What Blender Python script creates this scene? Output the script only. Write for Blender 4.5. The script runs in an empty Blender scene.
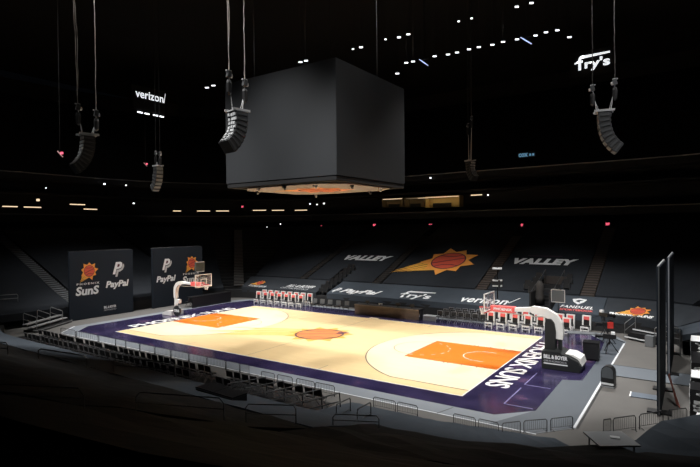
import bpy, bmesh, math, random
from mathutils import Vector, Matrix
random.seed(4)
PI = math.pi
SC = bpy.context.scene
COL = SC.collection

# ------------------------------------------------------------------ camera
CAM = Vector((23.490, -30.266, 7.992))
YAW, PIT, ROL, FPX = 2.1684414, -0.010365, -0.010465, 507.59
F = Vector((math.cos(PIT)*math.cos(YAW), math.cos(PIT)*math.sin(YAW), math.sin(PIT)))
R0 = F.cross(Vector((0, 0, 1))).normalized(); U0 = R0.cross(F)
R = math.cos(ROL)*R0 + math.sin(ROL)*U0
U = -math.sin(ROL)*R0 + math.cos(ROL)*U0
cd = bpy.data.cameras.new('camera'); co = bpy.data.objects.new('camera', cd); COL.objects.link(co)
cd.sensor_width = 36; cd.lens = FPX/700*36; cd.clip_end = 400; cd.clip_start = .05
m = Matrix((R, U, -F)).transposed().to_4x4(); m.translation = CAM
co.matrix_world = m
SC.camera = co

# ------------------------------------------------------------------ view, world, lights
SC.view_settings.view_transform = 'Standard'; SC.view_settings.look = 'None'
SC.view_settings.gamma = 1; SC.view_settings.use_curve_mapping = False
SC.view_settings.exposure = 0.0
w = bpy.data.worlds.new('world'); SC.world = w; w.use_nodes = True
w.node_tree.nodes['Background'].inputs[0].default_value = (.5, .6, .8, 1)
w.node_tree.nodes['Background'].inputs[1].default_value = .0015
def spot(loc, tgt, watts, deg, blend=1.0, col=(1, .99, .97), size=.8):
    l = bpy.data.lights.new('arena_or_fill_light', 'SPOT'); l.energy = watts; l.spot_size = math.radians(deg)
    l.spot_blend = blend; l.color = col; l.shadow_soft_size = size
    o = bpy.data.objects.new('arena_or_fill_light', l); COL.objects.link(o); o.location = loc
    o.rotation_euler = (Vector(tgt)-Vector(loc)).to_track_quat('-Z', 'Y').to_euler()
    return o
SPOT_W = 25000
for sx in (-18, -9, 0, 9, 18):
    spot((sx, -17, 28), (sx*.88, -.3, 0), SPOT_W*(1.3 if sx < -10 else 1), 50)
    spot((sx, 17, 28), (sx*.88, .3, 0), SPOT_W*(1.3 if sx < -10 else 1), 50)
for sx, wv in ((-19.5, 9000), (19.5, 6500)):                                   # end floors
    spot((sx, -4, 28), (sx*1.18, 0, 0), wv, 66)
for sx in (-14, -5, 4, 13, 20):                                # far rows
    spot((sx, 1, 28), (sx, 13.0, 2), 16500, 38)
for sx in (-9, 2, 12):
    spot((sx, 12, 28), (sx, 19.0, 4), 2600, 32)
spot((24, -4, 27), (22.5, 2, 0), 8000, 56)  # added fill to brighten the cases along the right edge
spot((2, -30, 26), (0, -4, 14), 640, 50)             # added spot imitating spill on the near face of the hanging scoreboard
spot((36, -2, 24), (5, 0, 14), 4200, 40)  # added fill for the scoreboard's right face, no fixture there
for sx, ty, wv in ((-12, -18, 30000), (-4, -19, 32000), (5, -17.5, 12000), (14, -13, 2200)):    # fill spots added to brighten the near rows
    spot((sx, 4, 28), (sx, ty, 0), wv, 34 if sx < 8 else 42)
spot((4, -32, 12), (-8, -13, 14.5), 420, 24)             # small made-up spots added to brighten the hanging arrays
spot((12, -26, 11), (3, -11, 14.6), 260, 22)
spot((10, -12, 12), (19, 3, 14.5), 350, 24)

# ------------------------------------------------------------------ maths helpers
def ray(px, py): return F + R*((px-350)/FPX) - U*((py-233.5)/FPX)
def on_z(px, py, z=0):
    d = ray(px, py); return CAM + d*((z-CAM.z)/d.z)
def on_y(px, py, y):
    d = ray(px, py); return CAM + d*((y-CAM.y)/d.y)
def on_x(px, py, x):
    d = ray(px, py); return CAM + d*((x-CAM.x)/d.x)
def at_depth(px, py, D): return CAM + ray(px, py)*D
def sdf(x, y, bx, by, r):
    qx, qy = abs(x)-(bx-r), abs(y)-(by-r)
    return math.hypot(max(qx, 0), max(qy, 0)) + min(max(qx, qy), 0) - r
def lerp_tab(t, tab):
    if t <= tab[0][0]: return tab[0][1]
    for (a, b), (c, d) in zip(tab, tab[1:]):
        if t <= c: return b + (d-b)*(t-a)/(c-a)
    return tab[-1][1]
FAR_TAB = [(0, 1.25), (3, 2.2), (19, 8.6), (22, 8.6)]
NEAR_TAB = [(0, 1.0), (5, 2.5), (9, 4.2), (13.5, 6.15), (60, 6.2)]
FB = (22.8, 12.0, 4.0); NB = (26.0, 15.0, 12.0)
def hfar(x, y): return lerp_tab(sdf(x, y, *FB), FAR_TAB)
def hnear(x, y): return lerp_tab(sdf(x, y, *NB), NEAR_TAB)
def ring(s, d, B=FB, sy=1):
    """point of the rounded bowl: s runs along its inner edge, d outwards"""
    bx, by, r = B; L = bx-r; q = r*PI/2; sg = 1 if s >= 0 else -1; a = abs(s)
    if a <= L: x, y = a, by+d
    elif a <= L+q:
        t = (a-L)/r; x, y = L+(r+d)*math.sin(t), by-r+(r+d)*math.cos(t)
    else: x, y = bx+d, by-r-(a-L-q)
    return sg*x, sy*y

# ------------------------------------------------------------------ materials
MATS = {}
def mat(name, col, rough=.6, metal=0, var=.0, scale=8, emit=None, estr=0, bump=0, spec=.5, alpha=1, trans=0):
    if name in MATS: return MATS[name]
    m = bpy.data.materials.new(name); m.use_nodes = True; nt = m.node_tree; b = nt.nodes['Principled BSDF']
    b.inputs['Base Color'].default_value = (*col, 1); b.inputs['Roughness'].default_value = rough
    b.inputs['Metallic'].default_value = metal; b.inputs['Specular IOR Level'].default_value = spec
    if trans: b.inputs['Transmission Weight'].default_value = trans
    if alpha < 1: b.inputs['Alpha'].default_value = alpha
    if emit: b.inputs['Emission Color'].default_value = (*emit, 1); b.inputs['Emission Strength'].default_value = estr
    if var or bump:
        tc = nt.nodes.new('ShaderNodeTexCoord'); n = nt.nodes.new('ShaderNodeTexNoise')
        n.inputs['Scale'].default_value = scale; n.inputs['Detail'].default_value = 4
        nt.links.new(tc.outputs['Object'], n.inputs['Vector'])
        if var:
            mx = nt.nodes.new('ShaderNodeMix'); mx.data_type = 'RGBA'
            mx.inputs[6].default_value = (*[c*(1-var) for c in col], 1); mx.inputs[7].default_value = (*[min(1, c*(1+var)) for c in col], 1)
            nt.links.new(n.outputs['Fac'], mx.inputs[0]); nt.links.new(mx.outputs[2], b.inputs['Base Color'])
        if bump:
            bp = nt.nodes.new('ShaderNodeBump'); bp.inputs['Strength'].default_value = bump; bp.inputs['Distance'].default_value = .05
            nt.links.new(n.outputs['Fac'], bp.inputs['Height']); nt.links.new(bp.outputs['Normal'], b.inputs['Normal'])
    MATS[name] = m; return m
def wood(name, c1, c2, rough=.3):
    m = bpy.data.materials.new(name); m.use_nodes = True; nt = m.node_tree; b = nt.nodes['Principled BSDF']
    tc = nt.nodes.new('ShaderNodeTexCoord'); mp = nt.nodes.new('ShaderNodeMapping'); mp.inputs['Scale'].default_value = (.6, 9, 1)
    n = nt.nodes.new('ShaderNodeTexNoise'); n.inputs['Scale'].default_value = 1.6; n.inputs['Detail'].default_value = 5
    br = nt.nodes.new('ShaderNodeTexBrick'); br.inputs['Scale'].default_value = 1; br.inputs['Brick Width'].default_value = 1.6
    br.inputs['Row Height'].default_value = .11; br.inputs['Mortar Size'].default_value = .0015
    br.inputs['Color1'].default_value = (.0, .0, .0, 1); br.inputs['Color2'].default_value = (1, 1, 1, 1); br.inputs['Mortar'].default_value = (.2, .2, .2, 1)
    nt.links.new(tc.outputs['Object'], mp.inputs['Vector']); nt.links.new(mp.outputs[0], n.inputs['Vector']); nt.links.new(tc.outputs['Object'], br.inputs['Vector'])
    a = nt.nodes.new('ShaderNodeMath'); a.operation = 'MULTIPLY_ADD'; a.inputs[1].default_value = .35
    nt.links.new(br.outputs['Color'], a.inputs[0]); nt.links.new(n.outputs['Fac'], a.inputs[2])
    mx = nt.nodes.new('ShaderNodeMix'); mx.data_type = 'RGBA'; mx.inputs[6].default_value = (*c1, 1); mx.inputs[7].default_value = (*c2, 1)
    nt.links.new(a.outputs[0], mx.inputs[0]); nt.links.new(mx.outputs[2], b.inputs['Base Color'])
    b.inputs['Roughness'].default_value = rough
    return m
def purple_mat():
    m = bpy.data.materials.new('purple_border'); m.use_nodes = True; nt = m.node_tree; b = nt.nodes['Principled BSDF']
    tc = nt.nodes.new('ShaderNodeTexCoord'); n = nt.nodes.new('ShaderNodeTexNoise'); n.inputs['Scale'].default_value = .7; n.inputs['Detail'].default_value = 6
    cr = nt.nodes.new('ShaderNodeValToRGB'); e = cr.color_ramp.elements
    e[0].position = .35; e[0].color = (.018, .014, .046, 1); e[1].position = .62; e[1].color = (.036, .028, .080, 1)
    x = e.new(.72); x.color = (.11, .06, .12, 1)
    nt.links.new(tc.outputs['Object'], n.inputs['Vector']); nt.links.new(n.outputs['Fac'], cr.inputs[0]); nt.links.new(cr.outputs[0], b.inputs['Base Color'])
    b.inputs['Roughness'].default_value = .18
    return m
M_wood = wood('maple', (.74, .53, .26), (.84, .63, .34), .30)
M_wood2 = wood('pale_maple', (.84, .66, .40), (.92, .76, .50), .30)
M_purple = purple_mat()
M_orange = mat('orange_paint', (.80, .185, .016), .3, var=.06, scale=2)
M_white = mat('white_paint', (.80, .79, .76), .45)
M_cwhite = mat('court_white', (.82, .80, .76), .3)
M_cline = mat('court_line', (.10, .07, .08), .3)
M_streak = mat('court_streak', (.80, .40, .08), .32, var=.25, scale=1.2)
M_streakp = mat('court_streak_pale', (.84, .50, .16), .32, var=.15, scale=1.2)
M_balc = mat('court_ball', (.72, .24, .08), .3, var=.12, scale=2)
M_concrete = mat('concrete', (.125, .118, .110), .75, var=.16, scale=.9, bump=.05)
M_mat = mat('grey_mat', (.20, .22, .245), .6, var=.08, scale=.8)
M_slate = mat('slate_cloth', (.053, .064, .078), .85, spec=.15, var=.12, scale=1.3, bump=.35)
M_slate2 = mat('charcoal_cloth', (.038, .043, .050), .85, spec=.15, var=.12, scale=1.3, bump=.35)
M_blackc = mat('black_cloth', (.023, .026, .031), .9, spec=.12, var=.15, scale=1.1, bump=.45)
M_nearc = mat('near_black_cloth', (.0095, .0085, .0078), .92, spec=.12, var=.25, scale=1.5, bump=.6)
M_dark = mat('dark_structure', (.012, .012, .013), .9, var=.2, scale=.5)
M_darker = mat('dark_ceiling', (.006, .006, .007), .95)
M_bowl = mat('bowl_concrete', (.018, .018, .019), .9, var=.2, scale=1)
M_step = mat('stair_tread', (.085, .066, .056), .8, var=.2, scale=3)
M_nose = mat('stair_nosing', (.022, .019, .018), .7)
M_black = mat('black_plastic', (.012, .012, .013), .45)
M_blackp = mat('black_pad', (.016, .018, .018), .5, bump=.1, scale=6)
M_blk_metal = mat('black_metal', (.02, .02, .022), .35, metal=.6)
M_steel = mat('galvanised_steel', (.30, .30, .30), .4, metal=.7)
M_dsteel = mat('dull_steel', (.10, .105, .11), .45, metal=.6)
M_chain = mat('chain_steel', (.33, .30, .27), .4, metal=.5)
M_red = mat('red_vinyl', (.62, .045, .035), .5)
M_redp = mat('pinkish_red', (.80, .13, .12), .5)
M_screen = mat('banner_black', (.020, .026, .036), .7, spec=.15, var=.06, scale=1)
M_led = mat('screen_off', (.029, .031, .034), .45, var=.04, scale=.6)
M_print = mat('printed_white', (.85, .86, .87), .7)
M_printd = mat('printed_grey', (.55, .56, .58), .7)
M_sunO = mat('print_orange', (.95, .38, .07), .6)
M_sunY = mat('print_yellow', (.90, .44, .07), .6)
M_sunR = mat('print_red', (.75, .11, .06), .6)
M_seam = mat('print_seam', (.10, .02, .04), .6)
M_glass = mat('clear_board', (.8, .85, .88), .05, alpha=.14)
M_net = mat('white_net', (.75, .75, .73), .8)
M_board = mat('brown_board', (.135, .095, .070), .6, var=.18, scale=2)
M_greyfab = mat('grey_upholstery', (.12, .125, .13), .8)
M_grey = mat('light_grey', (.30, .31, .32), .6)
M_under = mat('scoreboard_under', (.34, .31, .30), .7)
M_lampW = mat('lamp_white', (.8, .8, .8), .5, emit=(.9, .93, 1), estr=2.2)
M_lampB = mat('lamp_blue', (.3, .35, .5), .5, emit=(.55, .65, 1), estr=.8)
M_warm = mat('lamp_warm', (.8, .7, .5), .5, emit=(1, .74, .48), estr=1.1)
M_warmd = mat('lamp_warm_dim', (.6, .5, .4), .5, emit=(1, .72, .48), estr=.10)
M_sign = mat('sign_lit', (.8, .8, .8), .5, emit=(.92, .96, 1), estr=1.0)
M_signb = mat('sign_blue', (.1, .2, .3), .5, emit=(.12, .28, .42), estr=.7)
M_exit = mat('exit_lit', (.5, .05, .08), .5, emit=(1, .12, .2), estr=1.6)
M_suite = mat('suite_wall', (.55, .40, .16), .8)
M_edge = mat('white_edge', (.75, .77, .8), .5)
M_greyspk = mat('speaker_grey', (.20, .21, .22), .5)
M_rig = mat('rig_metal', (.55, .55, .56), .4, metal=.3)

# ------------------------------------------------------------------ mesh helpers
class MB:
    def __init__(s): s.v = []; s.f = []
    def add(s, vs, fs):
        n = len(s.v); s.v += [tuple(v) for v in vs]; s.f += [tuple(i+n for i in f) for f in fs]; return s
    def box(s, c, d, rz=0, ry=0, rx=0, taper=1):
        M = Matrix.Translation(c) @ Matrix.Rotation(rz, 4, 'Z') @ Matrix.Rotation(ry, 4, 'Y') @ Matrix.Rotation(rx, 4, 'X')
        vs = []
        for z in (-1, 1):
            t = taper if z > 0 else 1
            for x, y in ((-1, -1), (1, -1), (1, 1), (-1, 1)): vs.append(M @ Vector((x*d[0]/2*t, y*d[1]/2*t, z*d[2]/2)))
        return s.add(vs, [(3, 2, 1, 0), (4, 5, 6, 7), (0, 1, 5, 4), (1, 2, 6, 5), (2, 3, 7, 6), (3, 0, 4, 7)])
    def tube(s, pts, r, n=6, caps=True):
        pts = [Vector(p) for p in pts]; rings = []
        for i, p in enumerate(pts):
            t = (pts[min(i+1, len(pts)-1)]-pts[max(i-1, 0)]).normalized()
            a = t.cross(Vector((0, 0, 1)))
            if a.length < .05: a = t.cross(Vector((0, 1, 0)))
            a.normalize(); b = t.cross(a)
            rr = r[i] if isinstance(r, (list, tuple)) else r
            rings.append([p + (a*math.cos(2*PI*k/n)+b*math.sin(2*PI*k/n))*rr for k in range(n)])
        vs = [v for g in rings for v in g]; fs = []
        for i in range(len(pts)-1):
            for k in range(n): k2 = (k+1) % n; fs.append((i*n+k, i*n+k2, (i+1)*n+k2, (i+1)*n+k))
        if caps: fs += [tuple(range(n-1, -1, -1)), tuple((len(pts)-1)*n+k for k in range(n))]
        return s.add(vs, fs)
    def prism(s, poly, axis_fn, t0, t1):
        """poly of (a,b); axis_fn(a,b,t) gives a point"""
        n = len(poly); vs = [axis_fn(a, b, t0) for a, b in poly]+[axis_fn(a, b, t1) for a, b in poly]
        fs = [tuple(range(n-1, -1, -1)), tuple(range(n, 2*n))]+[(i, (i+1) % n, n+(i+1) % n, n+i) for i in range(n)]
        return s.add(vs, fs)
    def lathe(s, c, prof, n=20):
        vs = []; fs = []
        for (r, z) in prof:
            for k in range(n): vs.append((c[0]+r*math.cos(2*PI*k/n), c[1]+r*math.sin(2*PI*k/n), c[2]+z))
        for i in range(len(prof)-1):
            for k in range(n): k2 = (k+1) % n; fs.append((i*n+k, i*n+k2, (i+1)*n+k2, (i+1)*n+k))
        fs += [tuple(range(n-1, -1, -1)), tuple((len(prof)-1)*n+k for k in range(n))]
        return s.add(vs, fs)
    def build(s, name, m, parent=None, smooth=False, bevel=0):
        me = bpy.data.meshes.new(name); me.from_pydata(s.v, [], s.f)
        bm = bmesh.new(); bm.from_mesh(me); bmesh.ops.recalc_face_normals(bm, faces=bm.faces)
        if bevel: bmesh.ops.bevel(bm, geom=list(bm.edges), offset=bevel, segments=2, affect='EDGES', clamp_overlap=True)
        bm.to_mesh(me); bm.free()
        me.materials.append(m)
        if smooth: me.polygons.foreach_set('use_smooth', [True]*len(me.polygons))
        o = bpy.data.objects.new(name, me); COL.objects.link(o)
        if parent: o.parent = parent
        return o
def tag(o, label=None, cat=None, group=None, kind=None):
    if label: o['label'] = label
    if cat: o['category'] = cat
    if group: o['group'] = group
    if kind: o['kind'] = kind
    return o
def thing(name, label, cat, loc=(0, 0, 0), rz=0, group=None, kind=None):
    o = bpy.data.objects.new(name, None); COL.objects.link(o); o.location = loc; o.rotation_euler = (0, 0, rz)
    o.empty_display_size = .2
    return tag(o, label, cat, group, kind)
def dup(root, loc, rz=0, label=None, group=None, par=None, scale=None):
    c = root.copy(); COL.objects.link(c)
    if par is None:
        c.location = loc; c.rotation_euler = (0, 0, rz)
        if label: c['label'] = label
        if group: c['group'] = group
        if scale: c.scale = (scale,)*3
    else: c.parent = par
    for ch in list(root.children):
        dup(ch, None, par=c)
    return c
ORD = ['first', 'second', 'third', 'fourth', 'fifth', 'sixth', 'seventh', 'eighth', 'ninth', 'tenth', 'eleventh', 'twelfth', 'thirteenth', 'fourteenth', 'fifteenth', 'sixteenth', 'seventeenth', 'eighteenth', 'nineteenth', 'twentieth']

def flatpoly(polys, fn, name, m, parent):
    b = MB()
    for p in polys: b.add([fn(*q) for q in p], [tuple(range(len(p)))])
    return b.build(name, m, parent)
def strip_poly(pts, wd):
    """closed quads following a 2d polyline"""
    out = []
    for (a, b) in zip(pts, pts[1:]):
        a = Vector(a); b = Vector(b); t = (b-a).normalized(); n = Vector((-t.y, t.x))*wd/2; e = t*wd*.15
        out.append([tuple(a-n-e), tuple(b-n+e), tuple(b+n+e), tuple(a+n-e)])
    return out
def text_mesh(body, fn, name, m, parent, shear=0, bold=.0, box=None, squeeze=None, sub=0):
    """lettering: fn(u,v) maps 0..1 x 0..1 of the words' box to the surface"""
    cu = bpy.data.curves.new('lettering', 'FONT'); cu.body = body; cu.shear = shear; cu.offset = bold; cu.resolution_u = 3
    cu.space_character = squeeze or 1
    t = bpy.data.objects.new('lettering', cu); COL.objects.link(t)
    bpy.context.view_layer.update()
    me = bpy.data.meshes.new_from_object(t.evaluated_get(bpy.context.evaluated_depsgraph_get()))
    bpy.data.objects.remove(t); bpy.data.curves.remove(cu)
    xs = [v.co.x for v in me.vertices]; ys = [v.co.y for v in me.vertices]
    x0, x1, y0, y1 = min(xs), max(xs), min(ys), max(ys)
    if box: y0, y1 = box
    for v in me.vertices: v.co = fn((v.co.x-x0)/(x1-x0), (v.co.y-y0)/(y1-y0))
    me.materials.clear(); me.materials.append(m)
    o = bpy.data.objects.new(name, me); COL.objects.link(o); o.parent = parent
    return o

def sun_logo(fn, parent, tail=(-1.9, -.95), k=1.0, flat=.0):
    """sunburst ball with a streaking tail; fn(u,v,layer) with the ball's centre at 0,0 and ball radius 1"""
    tx, ty = tail; tl = math.hypot(tx, ty); dx, dy = tx/tl, ty/tl; nx, ny = -dy, dx
    st = []
    for i, (off, ln, wd) in enumerate(((1.02, 1.7, .11), (.72, 2.2, .13), (.40, 2.7, .14), (.07, 3.1, .15), (-.27, 2.9, .14), (-.60, 2.3, .13), (-.9, 1.7, .11))):
        ax, ay = nx*off, ny*off; e = ln*tl/2.1; k_ = 1-(off-.1)*.25
        st.append([(ax+nx*wd, ay+ny*wd), (ax-nx*wd, ay-ny*wd), (ax*.6+dx*e*.7-nx*wd*.6, ay*.6+dy*e*.7-ny*wd*.6), (ax*.45+dx*e, ay*.45+dy*e), (ax*.6+dx*e*.7+nx*wd*.5, ay*.6+dy*e*.7+ny*wd*.5)])
    a = flatpoly(st, lambda u, v: fn(u, v, 1), 'logo_tail', M_sunY, parent)
    n = 9; pts = []
    a0 = math.atan2(-dy, -dx)
    for i in range(2*n):
        an = a0+PI*i/n; r = (1.7 if i % 4 == 0 else 1.5) if i % 2 == 0 else 1.14
        pts.append((r*math.cos(an), r*math.sin(an)))
    tri = [[(0, 0), pts[i], pts[(i+1) % (2*n)]] for i in range(2*n)]
    flatpoly(tri, lambda u, v: fn(u, v, 2), 'logo_burst', M_sunO, parent)
    c = [(math.cos(2*PI*i/28), math.sin(2*PI*i/28)) for i in range(28)]
    flatpoly([c], lambda u, v: fn(u, v, 3), 'logo_ball', M_sunR, parent)
    seams = strip_poly([(.97*math.cos(t), .97*math.sin(t)) for t in [2*PI*i/28 for i in range(29)]], .07)
    seams += strip_poly([(-.92, -.38), (0, .02), (.92, .38)], .08)
    seams += strip_poly([(-.75, .62), (-.2, .5), (.3, .55), (.62, .76)], .06)
    seams += strip_poly([(-.62, -.76), (-.2, -.5), (.3, -.45), (.78, -.58)], .06)
    flatpoly(seams, lambda u, v: fn(u, v, 4), 'logo_seams', M_seam, parent)

# ================================================================== STRUCTURE
def struct(name, b, m, **k): return tag(b.build(name, m, **k), kind='structure')
b = MB(); b.box((0, 0, -.15), (120, 110, .3)); struct('floor', b, M_concrete)
b = MB(); b.box((0, 0, 33.2), (130, 130, .4)); struct('ceiling', b, M_darker)
def loft(B, s0, s1, ds, prof, sy=1, n=60):
    b = MB(); vs = []; fs = []; k = len(prof)
    for i in range(n+1):
        s = s0+(s1-s0)*i/n
        for (d, z) in prof:
            x, y = ring(s, d, B, sy); vs.append((x, y, z))
    for i in range(n):
        for j in range(k-1): fs.append((i*k+j, i*k+j+1, (i+1)*k+j+1, (i+1)*k+j))
    return b.add(vs, fs)
def stepprof(tab, rows, drop):
    out = [(0, 0), (0, max(tab[0][1]-drop, .1))]
    d = 0; dmax = tab[-2][0]
    for i in range(rows):
        d0 = dmax*i/rows; d1 = dmax*(i+1)/rows; z = lerp_tab(d0, tab)-drop
        out += [(d0+.001, z), (d1, z)]
    return out
bowl_prof = [(0.03, 0)]+stepprof(FAR_TAB, 22, .32)[1:]+[(19.2, 8.28), (22, 8.28)]
struct('trim_1', loft(FB, -43.5, 26.5, None, bowl_prof, n=110), M_bowl)
# concourse wall, suite level, upper tier
struct('wall_back', loft(FB, -47, 36, None, [(22, 8.28), (22, 14.2), (19.0, 14.2), (19.0, 14.95), (19.3, 15.0), (46, 30.5), (46, 33)], n=110), M_dark)
b = loft(FB, -47, 36, None, [(19.0, 9.2), (19.0, 10.08), (22, 10.08), (22, 9.2), (19.0, 9.2)], n=110); struct('trim_2', b, M_dark)
struct('trim_3', loft(FB, -47, 36, None, [(18.97, 9.98), (18.94, 10.1), (19.08, 10.1)], n=110), mat('rail_line', (.10, .095, .09), .5))
struct('trim_4', loft(FB, -47, 36, None, [(18.95, 14.9), (18.93, 15.02), (19.1, 15.04)], n=110), mat('rail_line2', (.17, .17, .18), .5))
b = loft(FB, -47, 36, None, [(19.2, 12.55), (19.2, 12.75), (22, 12.75), (22, 12.55), (19.2, 12.55)], n=110); struct('trim_5', b, M_dark)
# near bowl
near_prof = [(0, 0), (0, .8), (5, 2.25), (9, 3.95), (13.3, 5.9), (13.3, 6.0), (30, 6.0)]
struct('trim_6', loft(NB, -21, 24, None, near_prof, sy=-1, n=80), M_nearc)

# ================================================================== COURT
court = thing('basketball_court', 'pale maple basketball court with purple border and orange keys', 'basketball court', kind='structure')
Z0 = .030
def fl(z): return lambda x, y: (x, y, z)
b = MB()
# purple border slab
pur = [(-17.1, -9.2), (16.4, -9.1), (17.75, -7.7), (17.75, -2.4), (18.65, -2.0), (18.65, 2.5), (18.3, 8.2), (17.0, 10.4), (-17.8, 10.4), (-18.6, 8.0), (-18.6, -7.6)]
b.prism(pur, lambda a, c, t: (a, c, t), .0, .022); b.build('purple_border', M_purple, court)
b = MB(); b.box((0, 0, .018), (28.65, 15.24, .022)); b.build('maple_floor', M_wood, court)
def arc(cx, cy, r, a0, a1, n=40): return [(cx+r*math.cos(a0+(a1-a0)*i/n), cy+r*math.sin(a0+(a1-a0)*i/n)) for i in range(n+1)]
for sx in (-1, 1):
    hx = 12.725; a = math.acos(6.706/7.239); x3 = hx-7.239*math.sin(math.acos(6.706/7.239))
    th = math.asin(6.706/7.239)
    pts = arc(hx, 0, 7.239, PI-th, PI+th, 48)
    poly = [(14.325, 6.706)]+pts+[(14.325, -6.706)]
    flatpoly([[(sx*x, y) for x, y in poly]], fl(.0315), 'arc_area', M_wood2, court)
    ln = strip_poly([(sx*x, y) for x, y in poly], .06)
    flatpoly(ln, fl(.037), 'three_point_line', M_cline, court)
    flatpoly([[(sx*8.535, -2.44), (sx*14.325, -2.44), (sx*14.325, 2.44), (sx*8.535, 2.44)]], fl(.034), 'key', M_orange, court)
    ln = strip_poly([(sx*8.535, -2.44), (sx*8.535, 2.44)], .06)+strip_poly([(sx*8.535, -2.44), (sx*14.325, -2.44)], .05)+strip_poly([(sx*8.535, 2.44), (sx*14.325, 2.44)], .05)
    ln += strip_poly([(sx*x, y) for x, y in arc(8.535, 0, 1.83, PI/2, PI*1.5, 24)], .05)
    for q in (-1, 1):
        for x in (11.2, 11.45, 12.3, 13.2): ln += strip_poly([(sx*x, q*2.44), (sx*x, q*2.62)], .07)
    flatpoly(ln, fl(.037), 'key_lines', M_cline, court)
    ln = strip_poly([(sx*x, y) for x, y in [(13.1, 1.22)]+arc(hx, 0, 1.22, PI/2, PI*1.5, 20)+[(13.1, -1.22)]], .06)
    da = arc(8.535, 0, 1.83, -PI/2, PI/2, 24)
    for i in range(0, 24, 3): ln += strip_poly([(sx*x, y) for x, y in da[i:i+2]], .06)
    flatpoly(ln, fl(.0375), 'restricted_arc', M_cwhite, court)
    fn = lambda u, v, sx=sx: (sx*(14.62+1.22*v), sx*(5.75-11.2*u), .031)
    text_mesh('PHOENIX SUNS', fn, 'baseline_lettering', M_cwhite, court, bold=.02, squeeze=.92)
ln = strip_poly([(0, -7.62), (0, -1.9)], .05)+strip_poly([(0, 1.9), (0, 7.62)], .05)
for x in (-5.79, 5.79):
    for q in (-1, 1): ln += strip_poly([(x, q*7.6), (x, q*6.7)], .05)
flatpoly(ln, fl(.0335), 'centre_line', mat('thin_line', (.33, .24, .16), .3), court)
ln = []
for q in (-1, 1): ln += strip_poly([(-14.4, q*7.66), (14.4, q*7.66)], .07)+strip_poly([(q*14.37, -7.66), (q*14.37, 7.66)], .07)
flatpoly(ln, fl(.0375), 'boundary_line', M_cwhite, court)
flatpoly([[(-.45, 7.66), (.45, 7.66), (.45, 8.05), (-.45, 8.05)]], fl(.036), 'halfway_mark', M_wood2, court)
# free white lines on the purple, outside the right baseline
ln = []
for y0, y1 in ((-7.6, -4.9), (-4.3, -1.9)): ln += strip_poly([(16.35, y1), (16.35, y0), (17.6, y0)], .05)
flatpoly(ln, fl(.031), 'coaching_box_line', mat('violet_line', (.25, .22, .42), .35), court)
# centre emblem
def cfn(u, v, l): return (u*1.75, v*1.75, .0335+.0015*l)
tl = [[(-.1, 1.6), (-1.2, -1.4), (-5.4, -3.6), (-7.2, -4.3), (-5.6, -2.7)], [(-.3, 1.6), (-5.6, -2.5), (-9.2, -4.2), (-5.2, -1.3)], [(.1, 1.7), (-5.2, -1.0), (-7.6, -1.6), (-4.4, .0)]]
for q_, t_ in enumerate(tl): flatpoly([t_], fl(.0330+.0006*q_), 'emblem_tail', M_streakp, court)
pts = []
for i in range(22):
    an = .5+PI*i/11; r = 2.65 if i % 2 == 0 else 1.85
    pts.append((r*math.cos(an), r*math.sin(an)))
flatpoly([[(0, 0), pts[i], pts[(i+1) % 22]] for i in range(22)], fl(.036), 'emblem_burst', M_streak, court)
flatpoly([arc(0, 0, 1.83, 0, 2*PI, 40)[:-1]], fl(.038), 'emblem_ball', M_balc, court)
sm = strip_poly(arc(0, 0, 1.80, 0, 2*PI, 40), .15)+strip_poly([(-1.55, -.95), (0, .05), (1.5, .95)], .13)+strip_poly([(-1.75, .45), (-.6, .75), (.55, 1.7)], .12)+strip_poly([(-.55, -1.7), (.5, -.9), (1.75, -.45)], .12)
flatpoly(sm, fl(.043), 'emblem_seams', M_cline, court)
flatpoly([[(1.0, .75), (1.5, 1.0), (1.75, 1.5), (1.25, 1.55), (.9, 1.25)]], fl(.046), 'emblem_mark', M_seam, court)

# grey matting round the court, with the walkway to the tunnel
apron = thing('grey_floor_mat', 'grey matting laid around the whole basketball court', 'floor mat', kind='structure')
b = MB(); b.prism([(-19.6, -8.4), (-17.6, -10.3), (18.3, -10.3), (19.55, -8.8), (19.55, 9.0), (18.5, 11.2), (-18.6, 11.2), (-19.6, 9.6)], lambda a, c, t: (a, c, t), -.02, .012); b.build('mat', M_mat, apron)
flatpoly([[(16.5, -10.25), (18.25, -10.25), (19.5, -8.8), (19.5, 9.0), (17.8, 10.3), (17.7, -7.75)]], fl(.0135), 'darker_end_mat', mat('dark_grey_mat', (.066, .080, .098), .55, var=.08, scale=.8), apron)
b = MB(); b.box((21.8, .95, .0), (4.5, 2.3, .05)); b.build('walkway', mat('walkway_grey', (.15, .17, .195), .5, var=.1), apron)
b = MB(); b.box((21.8, -.22, .005), (4.5, .06, .06)); b.box((21.8, 2.12, .005), (4.5, .05, .06)); b.build('walkway_edge', M_dsteel, apron)
ln = strip_poly([(19.5, -8.8), (19.5, -.3)], .10)+strip_poly([(19.5, 2.2), (19.5, 8.4)], .10)+strip_poly([(-17.7, -10.2), (-19.55, -8.2)], .12)
ln += strip_poly([(18.4, -10.25), (-17.6, -10.25)], .07)
flatpoly(ln, fl(.015), 'white_edge', M_edge, apron)
flatpoly(strip_poly([(19.62, -8.8), (19.62, -.3)], .07)+strip_poly([(14.6, -9.25), (14.3, -10.25)], .06), fl(.0155), 'dark_edge', M_black, apron)

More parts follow.
